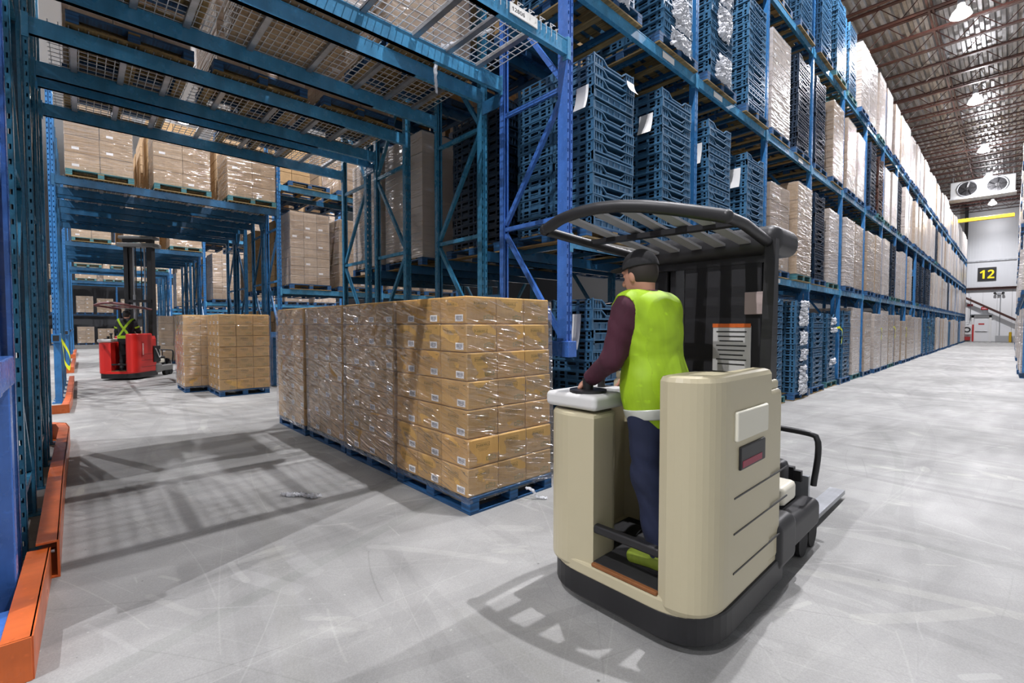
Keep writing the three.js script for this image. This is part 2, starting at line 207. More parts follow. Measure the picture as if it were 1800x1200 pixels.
  for (const s of [-0.8, 0.8]) { const f = mesh('fan_ring', J(new THREE.TorusGeometry(0.56, 0.05, 8, 32).translate(s, 0.7, 0.56)), M.galv, ev); const fb = [cyl(0.12, 0.12, 0.08, 0, 0, 0).rotateX(Math.PI / 2)]; for (let k = 0; k < 5; k++) fb.push(bx(0.42, 0.2, 0.015, 0.3, 0, 0).rotateX(0.5).rotateZ(k * 1.2566)); mesh('fan_blades', J(fb).translate(s, 0.7, 0.55), M.black, f); mesh('fan_shade_disc', J(new THREE.CircleGeometry(0.55, 32).translate(s, 0.7, 0.552)), M.dark, f); const gr = []; for (let q = 1; q < 5; q++) gr.push(new THREE.TorusGeometry(0.11 * q + 0.05, 0.006, 4, 28).translate(s, 0.7, 0.62)); gr.push(bx(1.1, 0.012, 0.012, s, 0.7, 0.62), bx(0.012, 1.1, 0.012, s, 0.7, 0.62)); mesh('fan_guard', J(gr), M.black, f); }  // flat discs painted dark for the shade inside the fan casing
  for (const [x, z] of [[-1.6, -0.4], [1.6, -0.4], [-1.6, 0.4], [1.6, 0.4]]) mesh('hanger', J(bx(0.03, 1.2, 0.03, x, 1.9, z)), M.galv, ev);
}

// ------------------------------------------------------------------ racking
const L1 = 2.55, L2 = 5.2, L3 = 7.8, TUN = 4.55, HTOP = 9.72;
const ZE = 0.34, ZT = -3.8, BAY = 2.82; // tunnel edges
// a slotted post with its face toward +x, foot at y0
const postCache = {};
function postGeo(y0, y1, slots = true, w = 0.09, dep = 0.08) {
  const key = [y0, y1, slots, w, dep].join(); if (postCache[key]) return postCache[key];
  const g = [];
  const strip = (zc) => {
    const s = new THREE.Shape(); s.moveTo(-0.0175, y0); s.lineTo(0.0175, y0); s.lineTo(0.0175, y1); s.lineTo(-0.0175, y1); s.closePath();
    if (slots) for (let y = y0 + 0.08; y < y1 - 0.06; y += 0.1) { const h = new THREE.Path(); h.moveTo(-0.007, y); h.lineTo(-0.007, y + 0.036); h.lineTo(0.007, y + 0.036); h.lineTo(0.007, y); h.closePath(); s.holes.push(h); }
    const e = new THREE.ExtrudeGeometry(s, { depth: 0.004, bevelEnabled: false }); e.rotateY(Math.PI / 2).translate(-0.004, 0, zc); return e;
  };
  g.push(strip(w / 2 - 0.0175), strip(-w / 2 + 0.0175), span(-0.02, -0.015, y0, y1, -w / 2 + 0.034, w / 2 - 0.034), span(-0.02, -0.0, y0, y1, -w / 2 + 0.033, -w / 2 + 0.036), span(-0.02, 0, y0, y1, w / 2 - 0.036, w / 2 - 0.033));
  for (const s of [-1, 1]) g.push(span(-dep, 0, y0, y1, s * w / 2, s * (w / 2 - 0.004)), span(-dep, -dep + 0.004, y0, y1, s * w / 2, s * (w / 2 - 0.025)));
  return postCache[key] = J(g);
}
const plainPost = (y0, y1, w = 0.08, dep = 0.08) => postCache['p' + [y0, y1, w, dep]] ??= J(span(-dep, -dep + 0.005, y0, y1, -w / 2, w / 2), span(-dep, 0, y0, y1, -w / 2, -w / 2 + 0.005), span(-dep, 0, y0, y1, w / 2 - 0.005, w / 2), span(-0.005, 0, y0, y1, -w / 2, -w / 2 + 0.025), span(-0.005, 0, y0, y1, w / 2 - 0.025, w / 2));
const FD = 1.07; // frame depth
// upright frame: local x from 0 (aisle post face) to -FD; opt.slant = front leg set back below a stub beam
function frameProto(o) {
  const H = o.h ?? HTOP, mat = o.mat, g = new THREE.Group(), m2 = o.back ?? mat, add = (n, geo, m = mat) => mesh(n, geo, m, g);
  const y0 = o.slant ? 1.43 : 0;
  add('post', postGeo(y0, H, o.slots !== false, 0.09, o.dep ?? 0.09)); add('post', plainPost(0, H).clone().translate(-FD + 0.08, 0, 0), m2);
  let up = !o.flip; const N = [1.4, 2.75, 4.1, 5.45, 6.8, 8.15, 9.5].filter(y => y < H);
  const xf = -0.09, xb = -FD + 0.08;
  for (let i = 0; i + 1 < N.length; i++) { const a = i % 2 === (up ? 0 : 1) ? xf : xb, b = a === xf ? xb : xf; add('diagonal_brace', J(bar([a, N[i] + 0.06, 0], [b, N[i + 1] - 0.06, 0], 0.045, 0.05))); }
  for (let i = 1; i < N.length; i++) add('horizontal_brace', J(bar([xf, N[i], 0], [xb, N[i], 0], 0.04, 0.05)));
  if (o.slant) {
    const st = add('stub_beam', J(rb(0.68, 0.16, 0.13, 0.008, -0.3, 1.35, 0), rb(0.1, 0.17, 0.135, 0.006, -0.0, 1.35, 0)));
    add('set_back_leg', J(rb(0.12, 1.3, 0.11, 0.008, -0.56, 0.65, 0))); add('leg_plate', J(bx(0.2, 0.02, 0.2, -0.56, 0.01, 0)), m2);
  } else { if (o.reinf) { add('reinforcement', J(rb(0.1, 2.3, 0.1, 0.008, -0.16, 1.15, 0), bar([-0.16, 2.28, 0], [-0.07, 2.48, 0], 0.1, 0.06))); add('foot_guard', J(rb(0.3, 0.16, 0.14, 0.01, -0.1, 0.08, 0)), M.navy); } add('base_plate', J(bx(0.16, 0.015, 0.18, -0.04, 0.0075, 0)), m2); add('horizontal_brace', J(bar([xf, 0.35, 0], [xb, 0.35, 0], 0.04, 0.05))); add('diagonal_brace', J(bar([xb, 0.4, 0], [xf, 1.35, 0], 0.045, 0.05))); }
  add('base_plate', J(bx(0.16, 0.015, 0.18, -FD + 0.04, 0.0075, 0)), m2);
  return g;
}
const FP_TUBE = J(bx(0.004, 0.11, 0.09, 0.0515, 1.35, 0));  // dark plate paints the shade inside an open tube end
const FP = {
  end: frameProto({ mat: M.cobalt, slant: true, dep: 0.13 }), end2: frameProto({ mat: M.post, slant: true }), reg: frameProto({ mat: M.post, reinf: true }), inner: frameProto({ mat: M.litTeal, slots: true }), innerFlip: frameProto({ mat: M.litTeal, flip: true }),
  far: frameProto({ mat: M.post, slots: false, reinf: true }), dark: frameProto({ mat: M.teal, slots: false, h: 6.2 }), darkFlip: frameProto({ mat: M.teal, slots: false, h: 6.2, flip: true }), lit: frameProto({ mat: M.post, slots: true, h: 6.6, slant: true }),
};
FP.lit.children.filter(c => c.name === 'stub_beam').forEach(c => mesh('tube_shade_plate', FP_TUBE, M.dark, c));
function putFrame(p, x, z, label, group, turn = 0) { const c = p.clone(); c.name = numbered('upright_frame'); c.position.set(x, 0, z); c.rotation.y = turn; c.userData = { label, category: 'rack frame' }; if (group) c.userData.group = group; scene.add(c); return c; }
// load beams: local z from 0 (at high z) down to -len, face toward +x, top at y=0
const beamCache = {};
function beamProto(len, h, mat, parts) {
  const k = [len, h, mat.uuid, parts].join(); if (beamCache[k]) return beamCache[k];
  const g = new THREE.Group(); const body = J(span(-0.055, -0.002, -h, 0, -len + 0.05, -0.05), span(-0.056, 0, -h, -h + 0.012, -len + 0.05, -0.05), span(-0.06, 0, -0.012, 0, -len + 0.05, -0.05));
  mesh('beam', body, mat, g);
  if (parts) for (const z of [-0.047, -len + 0.047]) { const c = mesh('end_connector', J(rb(0.06, h + 0.07, 0.012, 0.004, -0.03, -h / 2 - 0.01, z), rb(0.008, h + 0.07, 0.05, 0.003, 0.008, -h / 2 - 0.01, z + (z > -0.1 ? -0.02 + 0.04 : 0.02 - 0.04))), mat, g); }
  return beamCache[k] = g;
}
function putBeam(len, h, mat, x, y, z, label, parts = true, turn = 0, group) { const c = beamProto(len, h, mat, parts).clone(); c.name = numbered('load_beam'); c.position.set(x, y, z); c.rotation.y = turn; c.userData = { label, category: 'rack beam' }; if (group) c.userData.group = group; scene.add(c); return c; }
// wire deck: local x 0..-1.05, z 0..-len
function deckProto(len, waterfall, nch) {
  const g = new THREE.Group(), D = 1.02, w = []; let q = 0;
  for (let z = 0.02; z < len; z += 0.075) { w.push(bx(D + 0.1, 0.007, 0.007, -D / 2, 0.008, -z)); if (waterfall) { w.push(bx(0.006, 0.1, 0.006, 0.026, -0.035, -z), bx(0.034, 0.006, 0.006, 0.01, 0.018, -z)); if ((q++ & 1)) w.push(bx(0.006, 0.04, 0.006, 0.012, 0.032, -z), bx(0.006, 0.006, 0.075, 0.012, 0.05, -z - 0.035)); w.push(bx(0.005, 0.09, 0.005, -D - 0.052, -0.035, -z)); } }
  for (let x = 0.04; x < D; x += 0.105) w.push(bx(0.007, 0.007, len, -x, 0.002, -len / 2));
  mesh('wire_mesh', J(w), M.wire, g);
  for (let i = 0; i < nch; i++) { const z = -len * (i + 0.5) / nch; mesh('channel_support', J(span(-D + 0.035, -0.04, -0.034, -0.03, z - 0.03, z + 0.03), span(-D + 0.035, -0.04, -0.034, 0, z - 0.03, z - 0.026), span(-D + 0.035, -0.04, -0.034, 0, z + 0.026, z + 0.03)), M.galv, g); }
  return g;
}
const deckA = deckProto(1.22, true, 3), deckB = deckProto(1.22, true, 2), deckC = deckProto(1.22, false, 3), deckD = deckProto(1.22, false, 2);
function putDeck(p, x, y, z, label) { const c = p.clone(); c.name = numbered('wire_deck'); c.position.set(x, y, z); c.userData = { label, category: 'wire deck' }; scene.add(c); }

const FX = [0, -1.4, -3.26, -4.6]; // frame offsets from a row's face
const FW = ['front', 'second', 'third', 'rear'];
const ROWX = [-3.2, -12.83, -22.5, -32.1, -41.8];
ROWX.forEach((X, r) => {
  const rowName = `${ORD[r]} rack row`;
  FX.forEach((dx, f) => {
    for (const [z, side] of [[ZE, 'guard-rail side'], [ZT, 'pallet side']]) {
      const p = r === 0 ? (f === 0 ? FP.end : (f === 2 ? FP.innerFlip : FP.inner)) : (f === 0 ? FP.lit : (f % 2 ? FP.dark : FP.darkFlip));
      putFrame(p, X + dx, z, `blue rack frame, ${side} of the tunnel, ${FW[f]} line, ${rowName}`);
    }
    // tunnel beams, front and back of each frame line
    for (const b of [0, 1]) {
      const x = b ? X + dx - FD + 0.055 : X + dx; if (r > 2 && f > 1) continue;
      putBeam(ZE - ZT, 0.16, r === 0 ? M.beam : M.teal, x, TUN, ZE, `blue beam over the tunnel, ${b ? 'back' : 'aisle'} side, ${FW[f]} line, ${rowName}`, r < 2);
    }
    if (f < 3 && r < 2) for (const z of [ZE, ZT]) if (f !== 1) for (const y of [1.9, 4.3]) if (z === ZT || y > 3) { const s = f === 0 ? 0.33 : 0.27; tag(mesh('row_spacer', J(rb(s, 0.16, 0.02, 0.004, X + dx - FD - s / 2 + 0.02, y, z + 0.045)), M.teal), `flat blue tie plate behind the ${FW[f]} frame, ${y > 3 ? 'high up' : 'low down'}, ${z === ZT ? 'pallet' : 'guard-rail'} side, ${rowName}`, 'rack tie'); }
    if (r < 2 || (r === 2 && f === 0)) for (let k = 0; k < 3; k++) putDeck(f || r ? (k % 2 ? deckD : deckC) : k % 2 ? deckB : deckA, X + dx - 0.02, TUN + 0.004, ZE - 0.16 - k * 1.27, `galvanised wire deck, ${ORD[k]} from the guard rails, ${FW[f]} line, ${rowName}`);
  });
});
// location plates on the first tunnel beam
{ const t = canvasTex(512, 160, c => { c.fillStyle = '#f2f2ee'; c.fillRect(0, 0, 512, 160); c.fillStyle = '#16181c'; c.font = 'bold 92px sans-serif'; c.textBaseline = 'middle'; c.fillText('12006', 16, 84); c.fillStyle = '#e8e8e2'; c.fillRect(300, 0, 212, 160); });
  const o = thing('location_label', 'white location label reading 12006 on the first beam over the tunnel', 'label', [-3.192, 4.5, -3.12]); const g = new THREE.PlaneGeometry(0.34, 0.09); mesh('label_face', g.rotateY(Math.PI / 2).translate(0.0052, 0, 0), std({ map: t, roughness: 0.6 }), o); mesh('label_holder', J(bx(0.005, 0.1, 0.36, 0.001, 0, 0)), M.label, o); }
// the long aisle facade of the first row
const NB = 21, LV = [[L1, 'lower'], [L2, 'middle'], [L3, 'top']];
for (let i = 1; i <= NB; i++) putFrame(i < 7 ? FP.reg : FP.far, ROWX[0], ZT - BAY * i, `blue aisle-side rack frame between the ${ORD[i - 1]} and ${ORD[i]} bays past the tunnel`);
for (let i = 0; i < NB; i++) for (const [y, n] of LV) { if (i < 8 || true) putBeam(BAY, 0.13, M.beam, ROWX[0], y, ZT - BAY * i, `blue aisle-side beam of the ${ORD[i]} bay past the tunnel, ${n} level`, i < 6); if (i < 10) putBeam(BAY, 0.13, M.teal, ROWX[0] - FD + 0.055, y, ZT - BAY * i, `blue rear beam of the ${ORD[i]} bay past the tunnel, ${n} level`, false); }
for (let i = 0; i < 4; i++) for (const [y, n] of LV) for (let k = 0; k < 4; k++) tag(mesh('pallet_support', J(bx(FD - 0.1, 0.05, 0.05, ROWX[0] - FD / 2, y - 0.03, ZT - BAY * i - 0.35 - k * 0.7)), M.teal), `${ORD[k]} cross bar under the pallets of the ${ORD[i]} bay, ${n} level`, 'cross bar', 'cross bars under the rack pallets');
// second line of the first row behind the tunnel side: only its first bays can be seen
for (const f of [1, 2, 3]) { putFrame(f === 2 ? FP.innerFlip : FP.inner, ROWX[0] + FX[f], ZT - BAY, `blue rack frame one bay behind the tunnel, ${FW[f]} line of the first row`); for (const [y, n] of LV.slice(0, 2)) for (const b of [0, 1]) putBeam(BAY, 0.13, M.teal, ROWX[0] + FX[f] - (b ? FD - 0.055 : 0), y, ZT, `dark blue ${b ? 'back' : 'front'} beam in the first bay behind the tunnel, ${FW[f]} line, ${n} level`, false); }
// rows beyond: bay beside the tunnel
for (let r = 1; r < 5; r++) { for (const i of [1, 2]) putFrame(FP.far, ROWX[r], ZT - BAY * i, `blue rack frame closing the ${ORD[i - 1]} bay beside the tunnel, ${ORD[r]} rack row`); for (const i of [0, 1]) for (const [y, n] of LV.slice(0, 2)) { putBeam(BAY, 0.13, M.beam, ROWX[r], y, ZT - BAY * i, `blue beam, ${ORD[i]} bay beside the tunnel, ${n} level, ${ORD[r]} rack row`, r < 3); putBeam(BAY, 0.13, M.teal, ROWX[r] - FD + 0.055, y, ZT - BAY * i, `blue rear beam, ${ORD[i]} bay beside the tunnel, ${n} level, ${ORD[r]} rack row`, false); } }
// rack across the far end of the tunnel and the rack on the other side of the aisle
for (let i = 0; i < 4; i++) { putFrame(FP.far, -52.6, 3.2 - BAY * i, `dark blue frame of the rack closing the tunnel's far end, ${ORD[i]} from the guard-rail side`); if (i < 3) for (const [y, n] of LV.slice(0, 2)) putBeam(BAY, 0.13, M.navy, -52.6, y, 3.2 - BAY * i, `dark beam of the rack closing the tunnel, ${ORD[i]} bay, ${n} level`, false); }
const RX = 0.22;
for (let i = 0; i < 15; i++) { const z = -21 - BAY * i; const f = putFrame(FP.far, RX, z, `blue frame of the rack facing across the aisle, ${ORD[i]} from the loaded truck end`, undefined, Math.PI); for (const [y, n] of LV) { if (i < 14) putBeam(BAY, 0.13, M.beam, RX, y, z - BAY, `blue beam of the rack across the aisle, ${ORD[i]} bay, ${n} level`, false, Math.PI); } }

// orange guard rails along the tunnel
function guard(pts, h, label, end) { // pts: floor polyline of the tunnel side face
  const o = thing('rack_guard', label, 'guard rail'); const g = [], y = h;
  for (let i = 0; i + 1 < pts.length; i++) { const a = pts[i], b = pts[i + 1]; g.push(bar([a[0], h / 2, a[1]], [b[0], h / 2, b[1]], 0.012, h), bar([a[0], h - 0.006, a[1] + 0.05], [b[0], h - 0.006, b[1] + 0.05], 0.1, 0.012), bar([a[0], 0.008, a[1] + 0.05], [b[0], 0.008, b[1] + 0.05], 0.1, 0.012)); }
  mesh('rail', J(g), M.orange, o); if (end) mesh('end_plate', J(rb(0.014, h, 0.4, 0.003, pts[0][0], h / 2, pts[0][1] + 0.2)), M.orange, o);
  const n = mesh('anchor_bolt', J(cyl(0.02, 0.02, 0.02, 0, 0, 0, 6).rotateX(Math.PI / 2).translate(pts[0][0] - 0.1, h * 0.6, pts[0][1] + 0.03)), M.steel, o); return o;
}
{ const o = guard([[-2.98, 0.19], [-4.12, 0.17]], 0.2, 'low orange guard rail with an end plate at the mouth of the tunnel', true); mesh('corner_plate', J(span(-3.35, -2.99, 0.01, 0.19, 0.24, 0.58)), M.cobalt, o); }
guard([[-4.1, 0.13], [-6.0, 0.14], [-8.6, 0.13], [-9.0, 0.17], [-9.15, 0.3], [-9.16, 0.5]], 0.24, 'long scraped orange guard rail curving in at its end beside the tunnel', false);
guard([[-11.75, 0.17], [-13.0, 0.14], [-18.3, 0.14]], 0.16, 'orange guard rail with an end plate, second rack row', true); guard([[-21.6, 0.17], [-27.9, 0.14]], 0.2, 'orange guard rail at the third rack row', true); guard([[-31.2, 0.17], [-37.6, 0.14]], 0.2, 'orange guard rail at the fourth rack row', true);

// ------------------------------------------------------------------ pallets
function palletProto(L, W, blue, parts, top = M.wood, under) { // L along x, W along z, base at y=0, 0.14 high, centred
  const g = new THREE.Group(), bl = [], T = [], S = [], B = [];
  for (let i = 0; i < 7; i++) T.push(bx(i === 0 || i === 6 ? 0.14 : 0.1, 0.02, W, -L / 2 + 0.07 + i * (L - 0.14) / 6, 0.13, 0));
  for (const s of [-1, 0, 1]) { S.push(bx(L, 0.02, 0.1, 0, 0.11, s * (W / 2 - 0.05))); B.push(bx(L, 0.018, 0.1, 0, 0.009, s * (W / 2 - 0.05))); for (const q of [-1, 0, 1]) bl.push(rb(0.13, 0.082, 0.1, 0.006, q * (L / 2 - 0.065), 0.059, s * (W / 2 - 0.05))); }
  for (const s of [-1, 1]) B.push(bx(0.1, 0.018, W - 0.2, s * (L / 2 - 0.05), 0.009, 0));
  const inner = i => (i === 0 || i === 6 ? blue : top);
  if (parts) { T.forEach((t, i) => mesh('deck_board', J(t), inner(i), g)); S.forEach((t, i) => mesh('stringer_board', J(t), i === 1 ? top : blue, g)); bl.forEach(t => mesh('block', J(t), blue, g)); B.forEach((t, i) => mesh('bottom_board', J(t), under ?? blue, g)); }
  else { mesh('deck', J(T.slice(1, 6), S[1]), top, g); mesh('base', J(T[0], T[6], S[0], S[2], bl, B), blue, g); }
  return g;
}
const PAL = { big: palletProto(1.22, 1.02, M.palletBlue, true, M.woodBlue), turn: palletProto(1.2, 1.06, M.palletBlue, true, M.wood, M.wood), teal: palletProto(1.2, 1.06, M.palletTeal, true, M.wood, M.wood), lo: palletProto(1.2, 1.04, M.palletBlue, false), loTeal: palletProto(1.2, 1.04, M.palletTeal, false) };
function putPallet(p, x, y, z, label, turn = 0) { const c = p.clone(); c.name = numbered('pallet'); c.position.set(x, y, z); c.rotation.y = turn; c.userData = { label, category: 'pallet' }; scene.add(c); return c; }

// ------------------------------------------------------------------ plastic crates
function crateGeo(dip, simple) {
  const W = 0.78, D = 0.585, H = 0.122, g = [], t = 0.012; // W along z (front width), D along x
  const yT = H - 0.012;
  // sides in the z faces: bottom ledge, top rail, posts and windows
  for (const s of [-1, 1]) {
    const z = s * (W / 2 - t / 2);
    g.push(bx(D, 0.022, 0.03, 0, 0.013, s * (W / 2 - 0.008)), bx(D, 0.016, t, 0, yT, z));
    for (const x of [-0.27, -0.2, -0.085, 0.085, 0.2, 0.27]) g.push(bx(0.035, H - 0.02, t, x, H / 2, z));
    g.push(bx(0.16, 0.045, 0.006, 0, 0.045, s * (W / 2 - 0.014)), bx(D - 0.06, 0.01, t, 0, 0.062, z));
  }
  // fronts in the x faces
  for (const s of [-1, 1]) {
    const x = s * (D / 2 - t / 2), P = (z0, y0, z1, y1, h = 0.014) => bar([x, y0, z0], [x, y1, z1], 0.022, h);
    g.push(bx(0.024, 0.016, W, x, 0.01, 0));
    if (dip && s > 0 || dip && !simple) {
      const zz = [-W / 2, -W / 2 + 0.17, -W / 2 + 0.25, W / 2 - 0.25, W / 2 - 0.17, W / 2], hh = [yT, yT - 0.004, 0.048, 0.048, yT - 0.004, yT];
      for (let i = 0; i < 5; i++) g.push(P(zz[i], hh[i], zz[i + 1], hh[i + 1]));
      g.push(bx(0.006, 0.036, W - 0.5, x - s * 0.006, 0.03, 0));
      for (const q of [-1, 1]) { for (const k of [0.05, 0.1, 0.15]) g.push(bx(0.014, H - 0.03, 0.014, x, H / 2 - 0.004, q * (W / 2 - k))); g.push(bx(0.006, 0.05, 0.18, x - s * 0.006, 0.04, q * (W / 2 - 0.1))); }
    } else {
      g.push(bx(0.022, 0.014, W, x, 0.084, 0), bx(0.006, 0.066, W - 0.02, x - s * 0.006, 0.045, 0)); for (let k = -3; k <= 3; k++) g.push(bx(0.014, 0.07, 0.016, x, 0.046, k * 0.115));
      for (const q of [-1, 1]) g.push(bx(0.03, H, 0.03, x - s * 0.004, H / 2, q * (W / 2 - 0.015)));
    }
    for (const q of [-1, 1]) g.push(bx(0.02, H, 0.02, x, H / 2 + 0.004, q * (W / 2 - 0.01)));
  }
  g.push(bx(D - 0.02, 0.006, W - 0.02, 0, 0.02, 0));
  return J(g);
}
const CR = [crateGeo(false), crateGeo(true)], CH = 0.117;
const contentGeo = (() => { const g = new THREE.PlaneGeometry(0.5, 0.7, 14, 18).rotateX(-Math.PI / 2), p = g.attributes.position; for (let i = 0; i < p.count; i++) p.setY(i, 0.055 + 0.055 * fbm(p.getX(i) + 0.5, p.getZ(i) + 0.5, 7, 7, 3, 40)); g.computeVertexNormals(); return g; })();
const contentTex = dataTex(256, 256, (u, v) => { const a = fbm(u, v, 16, 16, 3, 50), b = fbm(u, v, 30, 30, 2, 52); const k = b > 0.55 ? 0.85 : 0.3 + a * 0.4; return [k * 0.85, k * 0.74, k * 0.7]; }, true);
const contentMat = std({ map: contentTex, roughness: 0.45 });
const CRATE_MAT = [M.crate, M.crateDark, M.crateBrown];
const wanted = [], linerSpots = [];
let seedSheet = 0;
// crumpled white plastic
const sheetGeos = [0, 1, 2].map(q => { const g = new THREE.PlaneGeometry(0.5, 0.2, 34, 18), p = g.attributes.position, r = mulberry(60 + q); for (let i = 0; i < p.count; i++) { const u = p.getX(i) / 0.62 + 0.5, v = p.getY(i) / 0.24 + 0.5; const e = Math.min(u, 1 - u, v, 1 - v) * 4; p.setXYZ(i, p.getX(i) * (0.75 + 0.5 * fbm(v, u, 3, 3, 2, 70 + q)) + 0.04 * r(), p.getY(i) * (0.7 + 0.6 * fbm(u, v, 4, 3, 2, 80 + q)) - 0.02 * r(), 0.002 + 0.085 * Math.min(1, e) * Math.pow(ridge(fbm(u, v, 9, 6, 4, 90 + q)), 1.5)); } g.computeVertexNormals(); return g.rotateY(Math.PI / 2); });
const plastic = std({ color: lin(0.84, 0.86, 0.9), roughness: 0.22, transparent: true, opacity: 0.7, side: THREE.DoubleSide });
function crateStack(x, y, z, n, where, opt = {}) { // x: front face; z centre
  const lean = rr(-0.02, 0.02);
  for (const col of opt.cols ?? [0, 1]) for (let k = 0; k < n; k++) {
    const dip = rnd() < 0.62 ? 1 : 0; wanted.push({ x: x - 0.3 - col * 0.6 + rr(-0.006, 0.006), y: y + k * CH, z: z + lean * k / n + rr(-0.006, 0.006), turn: rr(-0.012, 0.012), dip, mat: opt.mat ?? 0, full: (opt.full ?? 0.25) > rnd(), label: `${opt.word ?? 'blue'} crate, ${ORD[k]} up, ${col ? 'inner' : 'aisle'} stack, ${where}`.replace(' past the tunnel', ''), pri: (opt.pri ?? 0) + Math.hypot(x, z) + col * 9 });
  }
  if (opt.liner) { const o = thing('plastic_liner', `crumpled white plastic in the crates, ${where}`, 'plastic sheet'); for (let k = 0; k < n; k++) if (rnd() < 0.62) { const s = mesh('plastic_fold', sheetGeos[(rnd() * 3) | 0], plastic, o); s.position.set(x + 0.005, y + k * CH + 0.06, z + rr(-0.06, 0.06)); s.scale.set(1, rr(0.6, 1.2), rr(0.7, 1.15)); } }
}

// ------------------------------------------------------------------ wrapped carton loads (one thing each: cartons and film move together)
const filmBox = (w, h, d) => { const g = []; const P = (W, Hh) => new THREE.PlaneGeometry(W, Hh, 1, 1); g.push(P(w, h).translate(0, h / 2, d / 2), P(w, h).rotateY(Math.PI).translate(0, h / 2, -d / 2), P(d, h).rotateY(Math.PI / 2).translate(w / 2, h / 2, 0), P(d, h).rotateY(-Math.PI / 2).translate(-w / 2, h / 2, 0)); return uvm(join(g), 0.33); };
const tapeMat = std({ color: lin(0.62, 0.5, 0.33), roughness: 0.4 });
function loadProto(o) { // depth D along x, width W along z, base y=0
  const g = new THREE.Group(), { W, D, layers, lh, nz, nx } = o, bw = W / nz, bd = D / nx, geo = uvm(clean(rb(bd - 0.006, lh - 0.006, bw - 0.006, 0.008))), all = [];
  for (let k = 0; k < layers; k++) for (let i = 0; i < nx; i++) for (let j = 0; j < nz; j++) {
    if (k < layers - 1 && i > 0 && i < nx - 1 && j > 0 && j < nz - 1) continue;
    const px = -D / 2 + (i + 0.5) * bd + (o.messy ?? 0.004) * (rnd() - 0.5), py = (k + 0.5) * lh, pz = -W / 2 + (j + 0.5) * bw + (o.messy ?? 0.004) * (rnd() - 0.5);
    if (o.parts) { const c = mesh('carton', geo, o.mats[(rnd() * o.mats.length) | 0], g); c.position.set(px, py, pz); if (rnd() < 0.4 && i === nx - 1) mesh('barcode_label', J(bx(0.002, 0.05, 0.11, bd / 2 - 0.002, -lh * 0.22, bw * 0.2)), M.label, c); }
    else { const c = geo.clone(); c.translate(px, py, pz); all.push(c); }
  }
  if (!o.parts) mesh('carton_layers', mergeGeometries(all), o.mats[0], g);
  if (o.film) mesh('stretch_film', filmBox(D + 0.012, layers * lh + 0.004, W + 0.012), o.film, g);
  g.userData.h = layers * lh; return g;
}
const LOADS = {
  b: [loadProto({ W: 1.02, D: 1.16, layers: 6, lh: 0.31, nz: 2, nx: 3, mats: CARD, film: FILM2, parts: true }), loadProto({ W: 1.0, D: 1.18, layers: 8, lh: 0.235, nz: 3, nx: 2, mats: PALECARD, film: FILM2, parts: true })],
  t: [loadProto({ W: 1.04, D: 1.18, layers: 5, lh: 0.385, nz: 2, nx: 2, mats: CARD, film: FILM2, parts: true })],
  s: [loadProto({ W: 1.02, D: 1.14, layers: 5, lh: 0.33, nz: 2, nx: 3, mats: CARD.slice(1), film: FILM2, parts: true })],
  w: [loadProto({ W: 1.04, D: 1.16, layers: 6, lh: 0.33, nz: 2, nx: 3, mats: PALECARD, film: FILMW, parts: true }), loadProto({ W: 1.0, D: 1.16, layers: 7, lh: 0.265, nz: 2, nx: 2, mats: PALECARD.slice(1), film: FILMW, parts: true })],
  bf: [loadProto({ W: 1.02, D: 1.16, layers: 6, lh: 0.31, nz: 2, nx: 3, mats: CARD, film: FILM2 }), loadProto({ W: 1.0, D: 1.18, layers: 8, lh: 0.24, nz: 3, nx: 2, mats: PALECARD, film: FILM2 })],
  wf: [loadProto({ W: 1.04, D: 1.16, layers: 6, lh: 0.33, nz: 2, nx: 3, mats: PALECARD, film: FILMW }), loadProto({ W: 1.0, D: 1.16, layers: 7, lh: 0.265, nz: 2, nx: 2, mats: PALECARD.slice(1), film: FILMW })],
  m: [loadProto({ W: 1.05, D: 1.1, layers: 4, lh: 0.3, nz: 2, nx: 3, mats: PALECARD, film: FILM, parts: true }), loadProto({ W: 1.05, D: 1.1, layers: 4, lh: 0.34, nz: 2, nx: 2, mats: CARD, film: FILM2, parts: true, messy: 0.01 })],
};
let farPallet = [];
function putLoad(kind, x, y, z, label, turn = 0, pal) { const set = LOADS[kind], p = set[(rnd() * set.length) | 0], c = p.clone(); c.name = numbered('wrapped_load'); c.position.set(x, y, z); c.rotation.y = turn + rr(-0.02, 0.02); if (pal) { const q = mesh('pallet', pal, M.palletBlue, c); q.position.y = -0.142; } c.userData = { label, category: 'pallet load' }; scene.add(c); return c; }
const PALGEO = (() => { const g = palletProto(1.2, 1.04, M.palletBlue, false), l = g.children.map(m => clean(m.geometry.clone())); return uvm(mergeGeometries(l)); })();
const massSpots = []; function massLoad(x, y, z) { massSpots.push([x, y, z, (rnd() * 3) | 0]); }
// facade contents: two slots per bay, per level
const PLAN = {
  0: ['cc', 'cc', 'cC', 'cC', 'cw', 'bw', 'wb', 'bs', 'bb', 'wb', 'cc', 'cc', 'bw', 'bb', 'ww', 'cb', 'bb', 'wb', 'cc', 'bb', 'bb'],
  1: ['cc', 'cc', 'st', 'kw', 'wb', 'bt', 'wk', 'ww', 'b-', 'kk', 'kk', 'bw', 'ww', 'bb', 'wk', 'wb', 'ww', 'wb', 'ww', 'bw', 'wb'],
  2: ['CC', 'Cc', 'wk', 'kb', 'bw', 'kn', 'ww', 'kw', 'wb', 'bb', 'ww', 'wk', 'bw', 'wb', 'ww', 'ww', 'bw', 'ww', 'wb', 'ww', 'ww'],
  3: ['kk', 'kk', 'cc', 'cc', 'cw', 'ww', 'ww', 'bw', 'ww', 'ww', 'ww', 'wb', 'ww', 'ww', 'ww', 'bw', 'ww', 'ww', 'ww', 'ww', 'ww'],
};
const LVN = ['floor level', 'lower level', 'middle level', 'top level'], SL = ['near', 'far'];
